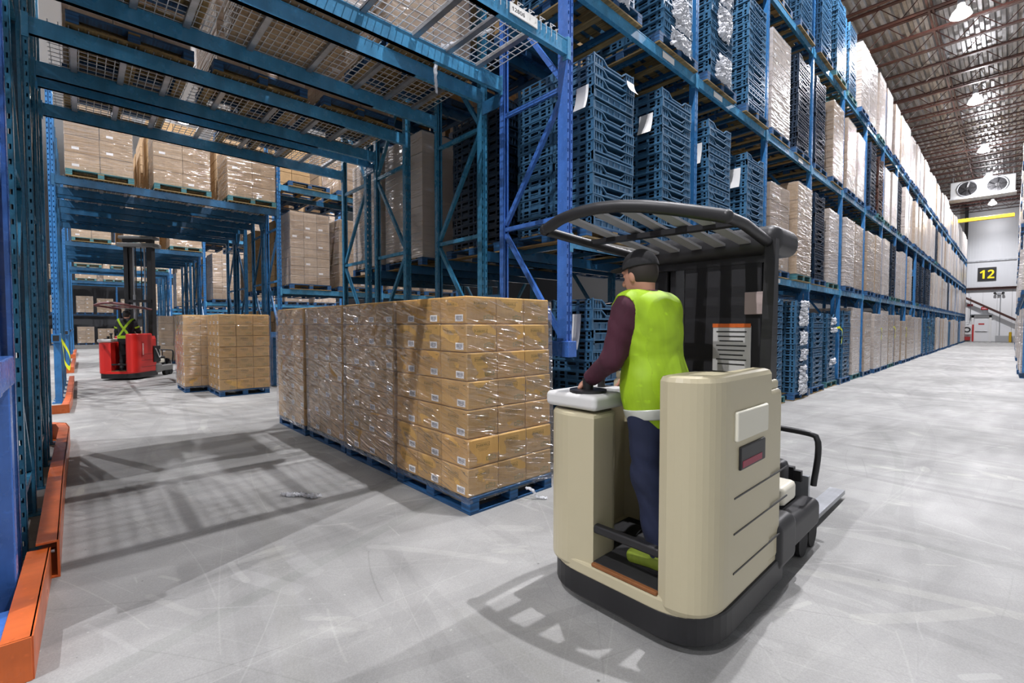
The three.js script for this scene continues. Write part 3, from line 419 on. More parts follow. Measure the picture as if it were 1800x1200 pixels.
for (const lv of [0, 1, 2, 3]) PLAN[lv].forEach((s, i) => [...s].forEach((ch, k) => {
  if (ch === '-') return;
  const y0 = [0, L1, L2, L3][lv], jit = i < 2 ? 0 : 1, zc = ZT - BAY * i - (k ? (i < 2 ? 2.2 : 2.13) : 0.74) + jit * rr(-0.03, 0.03), where = `${SL[k]} slot, ${ORD[i]} bay past the tunnel, ${LVN[lv]}`, face = ROWX[0] + (jit ? rr(0.0, 0.08) : 0.06);
  const stackHere = 'ckCn'.includes(ch), onPal = i > 7 && !stackHere;
  if (!onPal) putPallet(i < 4 ? (rnd() < 0.3 ? PAL.teal : PAL.turn) : (rnd() < 0.3 ? PAL.loTeal : PAL.lo), face - 0.6, y0, zc, `blue wooden pallet, ${where}`);
  const y = y0 + 0.142;
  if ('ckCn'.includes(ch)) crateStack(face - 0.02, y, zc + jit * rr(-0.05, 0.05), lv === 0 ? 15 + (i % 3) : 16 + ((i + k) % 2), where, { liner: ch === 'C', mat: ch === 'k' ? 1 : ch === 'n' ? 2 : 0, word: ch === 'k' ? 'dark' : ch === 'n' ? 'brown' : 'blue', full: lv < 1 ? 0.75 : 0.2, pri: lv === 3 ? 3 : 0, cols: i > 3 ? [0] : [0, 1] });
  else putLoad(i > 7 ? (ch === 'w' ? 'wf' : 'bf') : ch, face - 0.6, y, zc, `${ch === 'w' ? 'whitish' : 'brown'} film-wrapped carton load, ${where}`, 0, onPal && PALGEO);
}));
// loads seen through the tunnel side of the first row
for (let lv = 0; lv < 2; lv++) for (const f of [1, 2, 3]) for (const k of [0, 1]) {
  const y0 = [0, L1][lv], x = ROWX[0] + FX[f] - 0.53, zc = ZT - (k ? 2.09 : 0.73), where = `${SL[k]} slot, ${FW[f]} line behind the tunnel, ${LVN[lv]}`;
  putPallet(PAL.turn, x, y0, zc, `blue wooden pallet, ${where}`);
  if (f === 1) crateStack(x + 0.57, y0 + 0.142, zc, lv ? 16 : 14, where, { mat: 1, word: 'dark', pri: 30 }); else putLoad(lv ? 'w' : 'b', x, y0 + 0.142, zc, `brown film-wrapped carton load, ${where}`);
}
for (let i = 0; i < 10; i++) for (let lv = 0; lv < 4; lv++) for (const f of [1, 2, 3]) for (const k of [0, 1]) { if (f > 1 && i > 0 || i === 0 && lv < 2) continue; massLoad(ROWX[0] + FX[f] - 0.53, [0, L1, L2, L3][lv] + 0.142, ZT - BAY * i - (k ? 2.09 : 0.73)); }  // loads added behind the front line to keep the gaps dark
// loads on the tunnel deck of the first row
for (const [f, z, kind, w] of [[1, -0.42, 'b', 'guard-rail side'], [1, -3.0, 'b', 'pallet side'], [1, -1.68, 'w', 'middle'], [2, -0.5, 'b', 'guard-rail side'], [2, -1.75, 'b', 'middle'], [2, -3.02, 'b', 'pallet side'], [3, -0.45, 'm', 'guard-rail side'], [3, -2.2, 'm', 'middle']]) { const x = ROWX[0] + FX[f] - 0.55 + (f === 1 ? 0.05 : 0); if (kind !== 'w') putPallet(PAL.turn, x, TUN + 0.02, z, `blue wooden pallet on the tunnel deck, ${w}, ${FW[f]} line`); putLoad(kind, x, kind === 'w' ? TUN + 0.022 : TUN + 0.162, z, `brown carton load on the tunnel deck, ${w}, ${FW[f]} line`); }
// unseen loads added in the guard-rail bay to block light into the tunnel
for (const f of [0, 1, 2, 3]) for (let lv = 0; lv < 3; lv++) for (const k of [0]) { const x = ROWX[0] + FX[f] - 0.53, y0 = [0.0, L1, L2][lv], zc = ZE + 0.8; massLoad(x, y0 + 0.142, zc); }
// rows beyond: loads over the tunnel, in the bays beside it
for (let r = 1; r < 5; r++) {
  [[-0.4, 'm', 'guard-rail side'], [-1.8, 'm', 'middle'], [-3.2, 'm', 'pallet side']].forEach(([z, kd, w], q) => { const x = ROWX[r] - 0.55; putPallet(r < 3 ? PAL.teal : PAL.loTeal, x, TUN + 0.02, z, `teal pallet over the tunnel, ${w}, ${ORD[r]} rack row`); putLoad('m', x, TUN + 0.162, z, `pale wrapped cartons over the tunnel, ${w}, ${ORD[r]} rack row`); });
  if (r < 3) for (const f of [1, 2, 3]) [-0.4, -1.8, -3.2].forEach(z => massLoad(ROWX[r] + FX[f] - 0.55, TUN + 0.162, z));
  for (const i of [0, 1]) for (const k of [0, 1]) for (let lv = 0; lv < 3; lv++) { const y0 = [0, L1, L2][lv], zc = ZT - BAY * i - (k ? 2.05 : 0.77), x = ROWX[r] - 0.55, w = `${SL[k]} slot, ${ORD[i]} bay beside tunnel, ${LVN[lv]}, ${ORD[r]} row`; putPallet(r < 2 ? PAL.turn : PAL.lo, x, y0, zc, `blue pallet, ${w}`); if (!(lv === 2 && r === 1 && k === 0)) putLoad(r < 3 ? (lv === 1 ? 'b' : 's') : 'bf', x, y0 + 0.142, zc, `carton load, ${w}`); if (i === 0 && r < 3) { massLoad(x - 1.4, y0 + 0.142, zc); massLoad(x - 3.26, y0 + 0.142, zc); } }
}
for (let i = 0; i < 3; i++) for (const k of [0, 1]) for (let lv = 0; lv < 3; lv++) { const y0 = [0, L1, L2][lv], z = 3.2 - BAY * i - (k ? 2.05 : 0.77), w = `${SL[k]} slot, ${ORD[i]} bay, ${LVN[lv]}, rack closing the tunnel`; putLoad('m', -53.2, y0 + 0.142, z, `wrapped load, ${w}`, 0, PALGEO); }
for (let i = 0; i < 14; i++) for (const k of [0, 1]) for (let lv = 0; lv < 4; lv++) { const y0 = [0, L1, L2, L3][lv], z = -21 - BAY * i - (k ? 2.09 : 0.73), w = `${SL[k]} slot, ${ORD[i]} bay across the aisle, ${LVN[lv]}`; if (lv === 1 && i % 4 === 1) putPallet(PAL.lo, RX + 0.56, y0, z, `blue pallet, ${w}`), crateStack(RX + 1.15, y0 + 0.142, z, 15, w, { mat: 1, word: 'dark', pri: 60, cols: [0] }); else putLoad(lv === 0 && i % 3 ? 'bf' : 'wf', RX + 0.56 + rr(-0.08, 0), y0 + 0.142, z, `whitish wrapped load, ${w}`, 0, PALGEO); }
{ const geos = LOADS.bf.map(p => p.children[0].geometry), q0 = new THREE.Quaternion(), one = new THREE.Vector3(1, 1, 1), m4 = new THREE.Matrix4();
  const ims = geos.map((g, gi) => { const l = massSpots.filter(m => m[3] % 2 === gi), im = new THREE.InstancedMesh(g, gi ? PALECARD[1] : CARD[1], l.length); l.forEach((m, i) => im.setMatrixAt(i, m4.compose(new THREE.Vector3(m[0], m[1], m[2]), q0, one))); im.name = gi ? 'pale_cartons' : 'brown_cartons'; return im; });
  const pm = new THREE.InstancedMesh(PALGEO, M.palletBlue, massSpots.length); massSpots.forEach((m, i) => pm.setMatrixAt(i, m4.compose(new THREE.Vector3(m[0], m[1] - 0.142, m[2]), q0, one))); pm.name = 'pallets';
  const o = new THREE.Group(); o.name = 'inner_loads_and_blockers'; o.userData = { kind: 'stuff', label: 'brown carton loads on pallets inside the racks, many added unseen to block light', category: 'pallet loads' }; [...ims, pm].forEach(m => { m.castShadow = m.receiveShadow = true; m.userData.kind = 'stuff'; o.add(m); }); scene.add(o); }
// crates: the 300 largest as things, the rest of each kind as one mass
wanted.sort((a, b) => a.pri - b.pri);
const crateProtos = [0, 1, 2].map(mi => [0, 1].map(dip => [0, 1].map(full => { const g = new THREE.Group(); mesh('shell', CR[dip], CRATE_MAT[mi], g); if (full) mesh('contents', contentGeo, contentMat, g); return g; })));
const rest = [[[], []], [[], []], [[], []]];
wanted.forEach((w, i) => {
  if (i < 300) { const c = crateProtos[w.mat][w.dip][w.full ? 1 : 0].clone(); c.name = numbered('plastic_crate'); c.position.set(w.x, w.y, w.z); c.rotation.y = w.turn; c.userData = { label: w.label, category: 'crate', group: 'stacked plastic crates on the rack' }; scene.add(c); }
  else rest[w.mat][w.dip].push(w);
});
rest.forEach((byDip, mi) => byDip.forEach((list, dip) => { if (!list.length) return; const im = new THREE.InstancedMesh(CR[dip], CRATE_MAT[mi], list.length), m4 = new THREE.Matrix4(), q = new THREE.Quaternion(); im.name = numbered('stacked_crates'); list.forEach((w, i) => { q.setFromAxisAngle(new THREE.Vector3(0, 1, 0), w.turn); m4.compose(new THREE.Vector3(w.x, w.y, w.z), q, new THREE.Vector3(1, 1, 1)); im.setMatrixAt(i, m4); }); im.castShadow = im.receiveShadow = true; im.userData = { kind: 'stuff', label: `${['blue', 'dark', 'brown'][mi]} plastic crates with ${dip ? 'dipped' : 'straight'} fronts in the farther rack stacks`, category: 'crates' }; scene.add(im); }));

// ------------------------------------------------------------------ printed cartons on the floor pallets
const atlas = canvasTex(1024, 1024, (c, W) => {
  const r = mulberry(31); c.fillStyle = '#c79f5f'; c.fillRect(0, 0, W, W);
  const img = c.getImageData(0, 0, W, W), d = img.data; for (let i = 0; i < W * W; i++) { const u = (i % W) / W, v = ((i / W) | 0) / W, n = 22 * (fbm(u, v, 6, 6, 4, 3) - 0.5) + 10 * (r() - 0.5) + 8 * (fbm(u, v, 60, 4, 2, 5) - 0.5); d[4 * i] += n; d[4 * i + 1] += n; d[4 * i + 2] += n * 0.8; } c.putImageData(img, 0, 0);
  const logo = (x, y, s, col) => { c.strokeStyle = c.fillStyle = col; c.lineWidth = 4 * s; c.strokeRect(x, y, 200 * s, 62 * s); c.font = `bold ${44 * s}px serif`; c.textAlign = 'center'; c.textBaseline = 'middle'; c.save(); c.translate(x + 100 * s, y + 33 * s); c.scale(0.8, 1); c.fillText('PARKHILL', 0, 0); c.restore(); };
  const ink = 'rgba(40,52,28,0.92)';
  // quadrant 0 (u 0-.5, v top): end face;  quadrant 1: long face; rest plain
  logo(130, 90, 1.1, ink); c.fillStyle = 'rgba(60,62,36,0.7)'; for (let k = 0; k < 3; k++) c.fillRect(150 + k * 14, 186 + k * 20, 190 - k * 30, 5);
  c.strokeStyle = 'rgba(40,96,52,0.85)'; c.lineWidth = 7; c.strokeRect(300, 366, 150, 62); c.fillStyle = 'rgba(40,96,52,0.8)'; c.font = 'bold 34px sans-serif'; c.fillText('24 x 1', 375, 398); c.fillRect(340, 340, 60, 8);
  c.save(); c.translate(512, 0); logo(150, 110, 0.95, ink); c.fillStyle = 'rgba(60,62,36,0.65)'; for (let k = 0; k < 5; k++) c.fillRect(160 + k * 5, 200 + k * 22, 190 - k * 22, 5); c.fillRect(420, 60, 46, 12); c.restore();
});
const barTex = canvasTex(256, 128, c => { c.fillStyle = '#f4f4f2'; c.fillRect(0, 0, 256, 128); const r = mulberry(8); c.fillStyle = '#46484e'; let x = 26; while (x < 226) { const w = 2 + 5 * r(); c.fillRect(x, 24, w, 66); x += w + 2 + 4 * r(); } c.fillRect(60, 98, 130, 10); });
function printedCarton(bd, bh, bw, dark) { // +x face end print, +z face long print
  const g = clean(rb(bd, bh, bw, 0.012, 0, 0, 0, 2)), p = g.attributes.position, n = g.attributes.normal, uv = g.attributes.uv;
  for (let i = 0; i < p.count; i++) {
    const nx = n.getX(i), nz = n.getZ(i); let u, v;
    if (nx > 0.7) { u = 0.5 - (p.getZ(i) / bw + 0.5) * 0.5; u = (-p.getZ(i) / bw + 0.5) * 0.5; v = 0.5 + (p.getY(i) / bh + 0.5) * 0.5; }
    else if (nz > 0.7) { u = 0.5 + (p.getX(i) / bd + 0.5) * 0.5; v = 0.5 + (p.getY(i) / bh + 0.5) * 0.5; }
    else { u = (p.getX(i) / bd + 0.5) * 0.9 + 0.05; v = (p.getZ(i) / bw + 0.5) * 0.4 + 0.05; }
    uv.setXY(i, u, v);
  }
  return g;
}
const PRINT = [[1, 1, 1], [0.93, 0.92, 0.9], [1.0, 0.96, 0.9], [0.88, 0.88, 0.86]].map(c => std({ color: lin(...c), map: atlas, roughness: 0.72 }));
const BD = 0.4, BH = 0.245, BW = 0.345, cartonGeo = printedCarton(BD - 0.005, BH - 0.005, BW - 0.004), tagGeo = new THREE.BoxGeometry(0.115, 0.06, 0.0015), tagMat = std({ map: barTex, roughness: 0.5 });
const cartonProtos = PRINT.map(m => { const g = new THREE.Group(); mesh('box', cartonGeo, m, g); const b = mesh('barcode_label', tagGeo, tagMat, g); b.position.set(0.1, -0.068, BW / 2 - 0.0012); return g; });
// film shell hugging a stack, wrinkled
function filmShell(x0, x1, y0, y1, z0, z1, seed, amp, lx, lz) {
  const g = [], wall = (a, b) => { const W = Math.hypot(b[0] - a[0], b[1] - a[1]), nu = Math.ceil(W / 0.02), nv = Math.ceil((y1 - y0) / 0.022), G = new THREE.PlaneGeometry(1, 1, nu, nv), p = G.attributes.position, uv = G.attributes.uv, nx = (b[1] - a[1]) / W, nz = -(b[0] - a[0]) / W;
    for (let i = 0; i < p.count; i++) { const u = p.getX(i) + 0.5, v = p.getY(i) + 0.5, e = Math.min(1, u * 8, (1 - u) * 8); const q = (Math.pow(ridge(fbm(u * W * 0.4 + seed * 0.13, (v * 0.8 + u * 0.22 * ((seed % 2) ? 1 : -1)) * 0.5 + seed * 0.31, 4, 26, 3, seed)), 4) + 0.5 * fbm(u + seed * 0.2, v, 6, 12, 2, seed + 3)) * amp * e; const k = v; p.setXYZ(i, a[0] + (b[0] - a[0]) * u - nx * -q + lx * k, y0 + (y1 - y0) * v, a[1] + (b[1] - a[1]) * u - nz * -q + lz * k); uv.setXY(i, u * W * 0.5 + seed * 0.37, v * 0.9 + u * 0.12); }
    G.computeVertexNormals(); return G; };
  g.push(wall([x0, z1], [x1, z1]), wall([x1, z1], [x1, z0]), wall([x1, z0], [x0, z0]), wall([x0, z0], [x0, z1])); return mergeGeometries(g);
}
const STACKW = ['nearest', 'second', 'third', 'rear'];
function cartonStack(cx, cz, layers, nx, nz, lean, who, filmMat, seed, pal = PAL.big) {
  putPallet(pal, cx, 0, cz, `blue wooden pallet on the floor under ${who}`, rr(-0.01, 0.01));
  const offs = []; let ox = 0, oz = 0;
  for (let k = 0; k < layers; k++) {
    const lxk = lean[0] * k / layers + rr(-0.006, 0.006), lzk = lean[1] * k / layers + rr(-0.005, 0.005);
    for (let i = 0; i < nx; i++) for (let j = 0; j < nz; j++) {
      if (i > 0 && i < nx - 1 && j > 0 && j < nz - 1) continue;
      const c = cartonProtos[(rnd() * 4) | 0].clone(); c.name = numbered('carton'); c.position.set(cx - (nx - 1) * BD / 2 + i * BD + lxk, 0.142 + (k + 0.5) * BH, cz - (nz - 1) * BW / 2 + j * BW + lzk); c.rotation.y = rr(-0.012, 0.012);
      const row = j === nz - 1 ? 'tunnel-lane side' : j === 0 ? 'rack side' : 'middle row';
      c.userData = { label: `brown carton, ${ORD[k]} layer, ${ORD[nx - 1 - i]} from aisle, ${row}, ${who.replace('the ', '')}`, category: 'carton', group: 'printed cartons on the floor pallets' }; scene.add(c);
    }
  }
  const s = mesh('stretch_wrap', filmShell(cx - nx * BD / 2 - 0.02, cx + nx * BD / 2 + 0.02, 0.1, 0.142 + layers * BH - 0.02, cz - nz * BW / 2 - 0.02, cz + nz * BW / 2 + 0.02, seed, 0.016, lean[0], lean[1]), filmMat); tag(s, `wrinkled clear stretch film around ${who}`, 'stretch film');
}
cartonStack(-3.68, -2.88, 7, 3, 3, [-0.1, -0.06], 'the stack beside the cream truck', FILM, 1);
cartonStack(-4.97, -2.9, 7, 3, 3, [-0.05, -0.03], 'the second stack from the truck', FILM3, 2);
cartonStack(-6.26, -2.91, 7, 3, 3, [-0.02, 0.0], 'the third stack from the truck', FILM3, 3);
cartonStack(-7.55, -2.88, 7, 3, 3, [0.0, 0.0], 'the fourth stack from the truck', FILM3, 4);
cartonStack(-12.62, -2.78, 7, 3, 3, [0, 0], 'the front stack of the second row', FILM, 5);
cartonStack(-13.95, -2.32, 7, 3, 3, [0, 0], 'the rear stack of the second row', FILM2, 6);
putPallet(PAL.lo, -24.6, 0, -2.9, 'blue pallet on the floor beyond the red truck'); putLoad('b', -24.6, 0.142, -2.9, 'film-wrapped carton load on the floor beyond the red truck');

// ------------------------------------------------------------------ reach trucks
function footprint(w, l, r) { const s = new THREE.Shape(); s.moveTo(-w + r[0], 0); s.lineTo(w - r[1], 0); s.quadraticCurveTo(w, 0, w, r[1]); s.lineTo(w, l); s.lineTo(-w, l); s.lineTo(-w, r[0]); s.quadraticCurveTo(-w, 0, -w + r[0], 0); return s; }
const rise = (shape, y0, y1, bev = 0.015) => new THREE.ExtrudeGeometry(shape, { depth: y1 - y0 - 2 * bev, bevelEnabled: true, bevelSize: bev, bevelThickness: bev, bevelOffset: -bev, bevelSegments: 2, curveSegments: 10 }).rotateX(-Math.PI / 2).translate(0, y0 + bev, 0);
function reachTruck(o, P, mastH, body, lower) { // local: rear at z=0, forks toward -z, width +-0.52
  const add = (n, g, m, p = o) => mesh(n, uvm(clean(g)), m, p), w = 0.52;
  add('skirt', rise(footprint(w, 1.05, [0.3, 0.3]), 0.05, 0.2), lower, o);
  add('chassis', rise(footprint(w - 0.015, 1.08, [0.28, 0.28]), 0.18, 0.26), body, o);
  // rear left column with console
  const lc = new THREE.Shape(); lc.moveTo(-0.13, 0.02); lc.lineTo(-0.3, 0.0); lc.quadraticCurveTo(-w, 0.0, -w, 0.24); lc.lineTo(-w, 0.75); lc.lineTo(-0.4, 0.75); lc.lineTo(-0.4, 0.36); lc.quadraticCurveTo(-0.16, 0.34, -0.13, 0.2); lc.closePath();
  const rcs = new THREE.Shape(); rcs.moveTo(0.27, 0.02); rcs.lineTo(0.32, 0.0); rcs.quadraticCurveTo(w, 0.0, w, 0.24); rcs.lineTo(w, 0.8); rcs.lineTo(0.4, 0.8); rcs.lineTo(0.4, 0.4); rcs.quadraticCurveTo(0.28, 0.36, 0.27, 0.2); rcs.closePath();
  add('column_panel', rise(lc, 0.2, 1.1, 0.02), body, o); const bkr = add('backrest_tower', rise(rcs, 0.2, 1.36, 0.03), body, o);
  add('back_pad', rb(0.06, 0.5, 0.36, 0.025, 0.26, 1.1, -0.26, 2), M.black, o);
  const con = add('console', rb(0.38, 0.09, 0.5, 0.03, -0.32, 1.16, -0.28, 2), std({ color: lin(0.62, 0.62, 0.6), roughness: 0.5 }), o);
  add('steering_knob', join([cyl(0.035, 0.03, 0.07, -0.28, 1.25, -0.16), cyl(0.11, 0.11, 0.02, -0.28, 1.21, -0.16, 20)]), M.black, con); add('control_handle', join([cyl(0.02, 0.025, 0.14, -0.36, 1.27, -0.4), rb(0.07, 0.05, 0.07, 0.02, -0.36, 1.35, -0.4)]), M.black, con);
  add('floor_mat', rb(0.72, 0.02, 0.68, 0.008, 0.02, 0.27, -0.36), M.rubber, o); add('entry_bar', rb(0.42, 0.05, 0.05, 0.015, 0.06, 0.46, -0.05), M.black, o); add('toe_plate', rb(0.4, 0.02, 0.12, 0.006, 0.07, 0.268, -0.06), std({ color: lin(0.3, 0.11, 0.03), roughness: 0.8, map: wearTex }), o);
  // battery and power compartment
  add('power_compartment', rb(1.02, 1.02, 0.3, 0.035, 0, 0.72, -0.88, 2), body, o); add('compartment_lid', rb(0.98, 0.06, 0.28, 0.02, 0, 1.25, -0.88, 2), body, o);
  if (!P.high) { add('side_hatch', rb(0.03, 0.15, 0.42, 0.01, w + 0.004, 1.1, -0.5), std({ color: lin(0.72, 0.7, 0.58), roughness: 0.45 }), o); add('vent_slot', rb(0.02, 0.12, 0.34, 0.008, w + 0.002, 0.93, -0.52), M.black, o); add('red_decal', rb(0.006, 0.035, 0.26, 0.002, w + 0.012, 0.9, -0.5), std({ color: lin(0.3, 0.04, 0.07), roughness: 0.5 }), o); }
  for (const y of [0.42, 0.62, 0.8]) add('panel_groove', bx(0.006, 0.008, 0.8, w + 0.0, y - 0.06, -0.7), M.black, o);
  // mast
  const mz = -1.17, mast = add('mast', join([-1, 1].flatMap(s => [span(s * 0.4, s * 0.36, 0.12, mastH, mz - 0.09, mz + 0.09), span(s * 0.36, s * 0.28, 0.12, mastH, mz - 0.09, mz - 0.07), span(s * 0.36, s * 0.28, 0.12, mastH, mz + 0.07, mz + 0.09), span(s * 0.27, s * 0.23, 0.2, mastH - 0.05, mz - 0.08, mz + 0.06)]).concat([bx(0.8, 0.1, 0.05, 0, mastH - 0.06, mz + 0.1), bx(0.8, 0.1, 0.05, 0, 0.6, mz + 0.1), bx(0.74, 0.08, 0.04, 0, mastH * 0.55, mz + 0.1)])), M.black, o);
  for (const s of [-0.16, 0.16]) add('lift_cylinder', join([cyl(0.035, 0.035, mastH * 0.55, s, 0.2 + mastH * 0.275, mz + 0.02), cyl(0.022, 0.022, mastH * 0.4, s, mastH * 0.75, mz + 0.02)]), M.steel, mast);
  add('lift_chain', join([bx(0.03, mastH - 0.4, 0.012, -0.08, mastH / 2 + 0.1, mz + 0.05), bx(0.03, mastH - 0.4, 0.012, 0.08, mastH / 2 + 0.1, mz + 0.05)]), M.rubber, mast);
  add('mast_top_cover', P.high ? join([rb(1.0, 0.09, 0.34, 0.02, 0, mastH + 0.03, mz), rb(1.06, 0.12, 0.4, 0.02, 0, mastH - 0.2, mz)]) : rb(0.92, 0.17, 0.4, 0.07, 0.04, mastH + 0.02, mz + 0.02, 3), P.high ? std({ color: lin(0.2, 0.2, 0.19), roughness: 0.5 }) : M.black, mast);
  if (!P.high) { const wp = add('warning_plate', rb(0.24, 0.3, 0.012, 0.004, 0.2, 1.45, mz + 0.135), std({ color: lin(0.55, 0.55, 0.53), roughness: 0.5 }), o); add('orange_strip', bx(0.24, 0.025, 0.004, 0.2, 1.6, mz + 0.142), M.orange, wp); const lt = []; for (let k = 0; k < 8; k++) lt.push(bx(0.19 - (k % 3) * 0.02, 0.008, 0.002, 0.2, 1.56 - k * 0.03, mz + 0.142)); add('printed_lines', join(lt), M.rubber, wp); add('mast_guard_panel', rb(0.5, 1.0, 0.02, 0.008, 0.12, 1.5, mz + 0.115), M.dark, o); add('rating_plate', rb(0.16, 0.14, 0.012, 0.004, 0.36, 1.74, mz + 0.14), std({ color: lin(0.5, 0.4, 0.38), roughness: 0.5 }), o); }
  // outriggers with load wheels
  for (const s of [-1, 1]) { const og = add('outrigger', join([rb(0.15, 0.2, 0.95, 0.05, s * 0.44, 0.24, -1.42, 2), rb(0.19, 0.3, 0.34, 0.06, s * 0.44, 0.26, -1.12, 2)]), P.leg ?? M.black, o); const wl = cyl(0.1, 0.1, 0.1, 0, 0, 0, 24).rotateZ(Math.PI / 2); add('load_wheel', join([wl.clone().translate(s * 0.44, 0.1, -1.8), wl.clone().translate(s * 0.44, 0.1, -1.58)]), M.rubber, og); }
  // carriage, backrest, forks
  const cg = add('carriage', join([bx(0.76, 0.1, 0.04, 0, 0.18, -1.92), bx(0.76, 0.08, 0.04, 0, 0.46, -1.92), bx(0.06, 0.4, 0.05, -0.3, 0.32, -1.92), bx(0.06, 0.4, 0.05, 0.3, 0.32, -1.92), rb(0.24, 0.3, 0.14, 0.04, 0.22, 0.46, -1.72), bar([-0.2, 0.3, -1.25], [-0.2, 0.5, -1.9], 0.06, 0.08), bar([0.2, 0.3, -1.25], [0.2, 0.5, -1.9], 0.06, 0.08)]), M.black, o);
  add('load_backrest', join([tube([[-0.45, 0.4, -1.95], [-0.45, 0.78, -1.95], [0.45, 0.78, -1.95], [0.45, 0.4, -1.95]], 0.022, 40), bx(0.02, 0.36, 0.02, -0.15, 0.6, -1.95), bx(0.02, 0.36, 0.02, 0.15, 0.6, -1.95)]), M.black, cg);
  add('hydraulic_block', rb(0.3, 0.13, 0.26, 0.03, 0.3, 0.47, -1.42), std({ color: lin(0.75, 0.72, 0.6), roughness: 0.4 }), cg);
  for (const s of [-0.36, 0.36]) add('fork', join([bx(0.12, 0.4, 0.04, s, 0.26, -1.96), bar([s, 0.075, -1.95], [s, 0.06, -3.1], 0.12, 0.035)]), M.galv, o);
  // overhead guard
  const gy = 2.16, arch = []; for (let i = 0; i <= 8; i++) { const t = i / 8; arch.push([-0.54 + 1.0 * t, gy + 0.03 - 0.05 * t + 0.09 * Math.sin(Math.PI * Math.pow(t, 0.8)), -0.06 - 0.24 * t * t]); }
  const gc = P.guard ?? M.black, og2 = add('overhead_guard', join([tube(arch, 0.035, 40, 8), new THREE.SphereGeometry(0.036, 12, 8).translate(0.46, gy - 0.02, -0.3), new THREE.SphereGeometry(0.036, 12, 8).translate(-0.54, gy + 0.03, -0.06), tube([[-0.53, gy + 0.02, -0.06], [-0.53, gy, -0.4], [-0.44, gy - 0.06, -0.95]], 0.03), tube([[0.46, gy - 0.02, -0.3], [0.47, gy - 0.03, -0.5], [0.44, gy - 0.07, -0.95]], 0.03)]), gc, o);
  for (let i = 0; i < 5; i++) { const t = (i + 1) / 6, x = -0.54 + 1.08 * t; add('guard_bar', bar([-0.54 + t, gy + 0.025 - 0.05 * t + 0.09 * Math.sin(Math.PI * Math.pow(t, 0.8)), -0.06 - 0.24 * t * t], [x * 0.85, gy - 0.05, -0.95], 0.07, 0.016), P.bars ?? std({ color: lin(0.32, 0.32, 0.32), roughness: 0.4 }), og2); }
  add('cross_bar', bar([-0.53, gy + 0.0, -0.5], [0.47, gy - 0.02, -0.5], 0.06, 0.03), gc, og2); for (const s of [-1, 1]) add('guard_post', bar([s * 0.44, 1.2, -0.95], [s * 0.46, gy - 0.05, -0.95], 0.06, 0.06), M.black, og2);
  add('drive_wheel', cyl(0.15, 0.15, 0.12, 0, 0, 0, 24).rotateZ(Math.PI / 2).translate(-0.2, 0.15, -0.55), M.rubber, o); add('caster_wheel', cyl(0.08, 0.08, 0.08, 0, 0, 0, 20).rotateZ(Math.PI / 2).translate(0.3, 0.08, -0.35), M.rubber, o);
}
const creamPaint = std({ color: lin(0.5, 0.45, 0.3), roughness: 0.36 }), redPaint = std({ color: lin(0.62, 0.02, 0.015), roughness: 0.34 });
const truck1 = thing('reach_truck', 'cream stand-up reach truck driving out of the tunnel with its operator', 'forklift', [-1.44, 0, -2.06]);
reachTruck(truck1, {}, 2.1, creamPaint, M.black);
const TA = 0.95, truck2 = thing('reach_truck', 'red stand-up reach truck with a tall dark mast in the tunnel', 'forklift', [-17.75, 0, -0.75], TA);
reachTruck(truck2, { high: true, guard: std({ color: lin(0.16, 0.05, 0.05), roughness: 0.5 }), leg: std({ color: lin(0.18, 0.18, 0.17), roughness: 0.5 }) }, 4.3, redPaint, M.black);
{ const side = mesh('side_shade_plate', uvm(clean(rb(0.02, 0.5, 0.34, 0.03, 0.525, 0.72, -1.02))), M.dark, truck2); mesh('hose', J(tube([[0.54, 0.9, -0.92], [0.57, 0.75, -0.98], [0.56, 0.6, -1.08], [0.55, 0.66, -1.15], [0.54, 0.85, -1.12]], 0.012)), M.label, side); const tl = canvasTex(64, 256, c => { c.fillStyle = '#b3150f'; c.fillRect(0, 0, 64, 256); c.fillStyle = '#f2efe8'; c.save(); c.translate(34, 128); c.rotate(-Math.PI / 2); c.font = 'bold 40px sans-serif'; c.textAlign = 'center'; c.textBaseline = 'middle'; c.fillText('RAYMOND', 0, 0); c.restore(); }); mesh('maker_lettering', new THREE.PlaneGeometry(0.11, 0.44).rotateY(Math.PI / 2).translate(0.526, 0.9, -0.36), std({ map: tl, roughness: 0.4 }), truck2); }  // dark plate paints the shade inside an open side window

